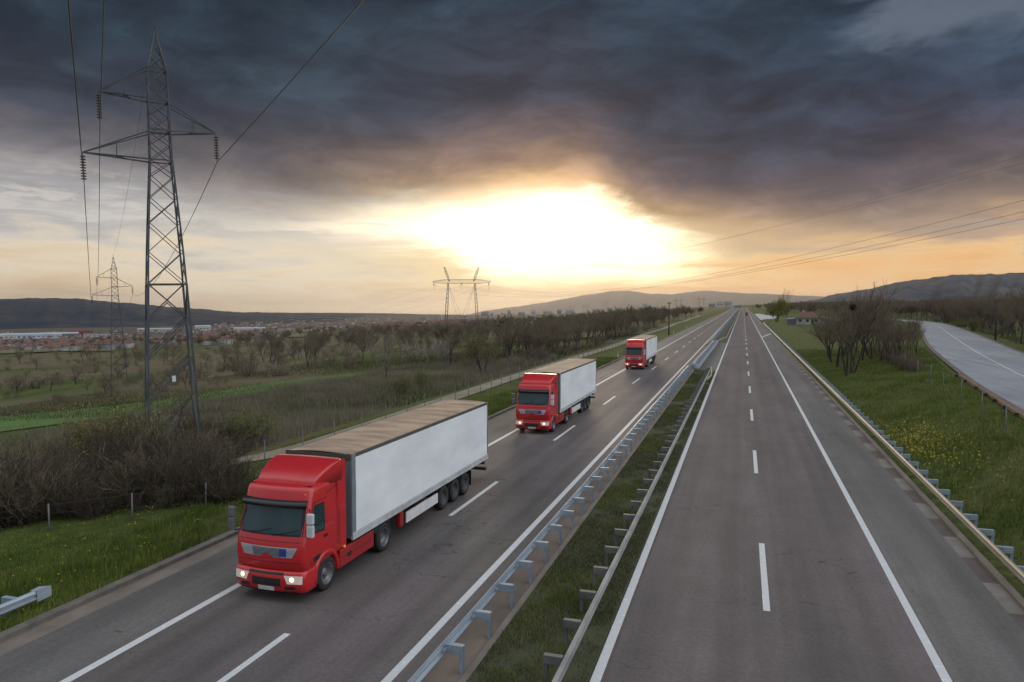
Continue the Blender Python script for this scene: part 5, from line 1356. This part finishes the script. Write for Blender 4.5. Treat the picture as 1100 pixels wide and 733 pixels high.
# long halls and blocks in the town
def hall(name, u, v, L, D_, h, wall, roof, label, cat, yaw=.0, pitch=1.0, dist=None):
    if dist: x, y, _ = at_depth(u, v, dist); z = hg(x, y)
    else: x, y, z = on_ground(u, v)
    root = empty(name, (x, y, z)); root.rotation_euler = (0, 0, YAW + math.atan2(-(u - 550), F_PX) + yaw)
    g = MB(); g.b(-L / 2, L / 2, -D_ / 2, D_ / 2, -6, h); w = g.build('wall', wall, root)
    g = MB(); e = .5; g.add([(-L / 2 - e, -D_ / 2 - e, h + .05), (L / 2 + e, -D_ / 2 - e, h + .05), (L / 2 + e, D_ / 2 + e, h + .05), (-L / 2 - e, D_ / 2 + e, h + .05), (-L / 2 - e, 0, h + pitch + .05), (L / 2 + e, 0, h + pitch + .05)], [(0, 1, 5, 4), (2, 3, 4, 5), (1, 2, 5), (3, 0, 4), (3, 2, 1, 0)]); g.build('roof', roof, root)
    for k in range(int(L // 9)):
        g = MB(); x_ = -L / 2 + 4.5 + 9 * k; g.b(x_ - 2.2, x_ + 2.2, -D_ / 2 - .05, -D_ / 2 + .05, h * .42, h * .62); g.build('window', M['window'], w)
    return tag(root, label, cat)
hall('warehouse', 10, 364.5, 95, 34, 9, M['wall'], M['metal_roof'], 'long pale-roofed factory hall at the frame edge below the dark hill', 'warehouse', .1, 3)
hall('warehouse', 35, 363.5, 110, 38, 9, M['metal_roof'], M['metal_roof'], 'second long whitish factory hall below the dark hill', 'warehouse', -.06, 3)
hall('warehouse', 63, 362.5, 80, 40, 9, M['metal_dark'], M['metal_roof'], 'factory hall with dark walls and white roof below the dark hill', 'warehouse', .05, 3)
hall('warehouse', 86, 361.0, 55, 30, 12, M['metal_red'], M['metal_red'], 'dark red factory hall among pale ones below the dark hill', 'warehouse', 0, 2)
hall('warehouse', 106, 362.5, 60, 30, 8, M['wall'], M['metal_dark'], 'white-walled hall with grey roof left of the tall pylon', 'warehouse', 0, 2)
hall('warehouse', 167, 356.5, 90, 30, 8, M['wall'], M['metal_roof'], 'pale hall seen through the lower legs of the tall pylon', 'warehouse', 0, 2)
hall('warehouse', 218, 356.0, 40, 24, 14, M['wall'], M['metal_roof'], 'tall white hall just behind the tall pylon', 'warehouse', .1, 3)
hall('warehouse', 268, 357.5, 60, 26, 9, M['wall'], M['metal_roof'], 'bright white hall in the middle of the valley town', 'warehouse', 0, 2)
hall('warehouse', 1009, 322, 26, 16, 4, M['metal_roof'], M['metal_roof'], 'white low shed roof on the rise beyond the side road', 'warehouse', 0, 2, 800)
hall('warehouse', 1035, 321, 44, 16, 4, M['metal_dark'], M['wall_grey'], 'long grey shed roof on the rise beyond the side road', 'warehouse', .05, 2, 900)
blk = 0
bl = ['pale apartment block', 'grey apartment block', 'broad cream apartment block']
for (u, dist, w, h) in ((416, 3300, 40, 22), (455, 3300, 55, 18), (474, 3500, 30, 30), (499, 3400, 70, 24), (521, 3200, 60, 38), (529, 3250, 30, 30), (547, 3200, 28, 40), (560, 3300, 60, 24), (573, 3400, 46, 34), (588, 3300, 70, 26), (601, 3100, 36, 30), (612, 3000, 70, 26), (641, 2900, 60, 24), (655, 2900, 40, 28), (693, 2600, 30, 36), (699, 2500, 40, 22), (765, 2300, 40, 18), (774, 2200, 46, 22), (782, 2100, 40, 20)):
    hall('apartment_block', u, 340, w * .5, 18, h * .75, (M['wall_cream'], M['wall_grey'], M['wall'])[blk % 3], M['metal_dark'], ('grey', 'pale', 'cream', 'broad', 'tall', 'low')[blk % 6] + ' hazy town block on the skyline below the bright sunset', 'apartment block', .1 * (blk % 5 - 2), .6, dist)['group'] = 'hazy town blocks on the skyline'; blk += 1
# buildings where the motorway vanishes
hall('warehouse', 791, 328.5, 22, 10, 3, M['metal_blue'], M['metal_dark'], 'low blue-clad building where the motorway vanishes', 'warehouse', 0, .8, 1500)
hall('warehouse', 786, 328.5, 8, 8, 6, M['wall'], M['metal_roof'], 'tiny white block beside the vanishing oncoming lanes', 'building', 0, .8, 1250)
hall('warehouse', 812, 328.5, 18, 10, 3, M['wall_cream'], M['tile_dull'], 'low cream building right of the vanishing motorway', 'building', 0, 1.2, 1400)
# the small house by the bank
hx, hy, hz_ = on_ground(868, 348.5)
hs = empty('house', (hx, hy, hz_), YAW - .35)
g = MB(); g.b(-4.6, 4.6, -3.6, 3.6, -1, 2.9); wl_ = g.build('wall', M['wall'], hs)
for x_ in (-3.2, -.4, 2.9): g = MB(); g.b(x_ - .5, x_ + .5, -3.64, -3.56, 1.0, 2.1); g.build('window', M['window'], wl_)
g = MB(); g.b(1.1, 2.0, -3.645, -3.55, .0, 2.1); g.build('door', M['chassis'], hs)
g = MB(); e = .7; g.add([(-4.6 - e, -3.6 - e, 2.75), (4.6 + e, -3.6 - e, 2.75), (4.6 + e, 3.6 + e, 2.75), (-4.6 - e, 3.6 + e, 2.75), (-1.6, 0, 5.3), (1.6, 0, 5.3)], [(0, 1, 5, 4), (2, 3, 4, 5), (1, 2, 5), (3, 0, 4), (3, 2, 1, 0)]); rf = g.build('roof', M['tile'], hs)
g = MB(); g.b(-2.3, -1.6, -.2, .5, 3.6, 6.0); g.build('chimney', M['wall'], rf)
g = MB(); g.b(-8.4, -4.62, -3.2, 2.0, -1, 2.2); g.build('annex', M['metal_dark'], hs); g = MB(); g.b(-8.6, -4.63, -3.4, 2.2, 2.21, 2.5); g.build('annex_roof', M['metal_roof'], hs)
g = MB(); g.b(4.62, 10, -3.0, 2.4, -1, 2.0); g.build('annex', M['wall_grey'], hs); g = MB(); g.add([(4.63, -3.3, 2.4), (10.3, -3.3, 2.01), (10.3, 2.7, 2.01), (4.63, 2.7, 2.4), (4.63, -.3, 3.3), (10.3, -.3, 2.5)], [(0, 1, 5, 4), (2, 3, 4, 5), (1, 2, 5), (3, 0, 4), (3, 2, 1, 0)]); g.build('annex_roof', M['tile_dull'], hs)
tag(hs, 'small white house with red hipped roof and sheds at the end of the bank', 'house')
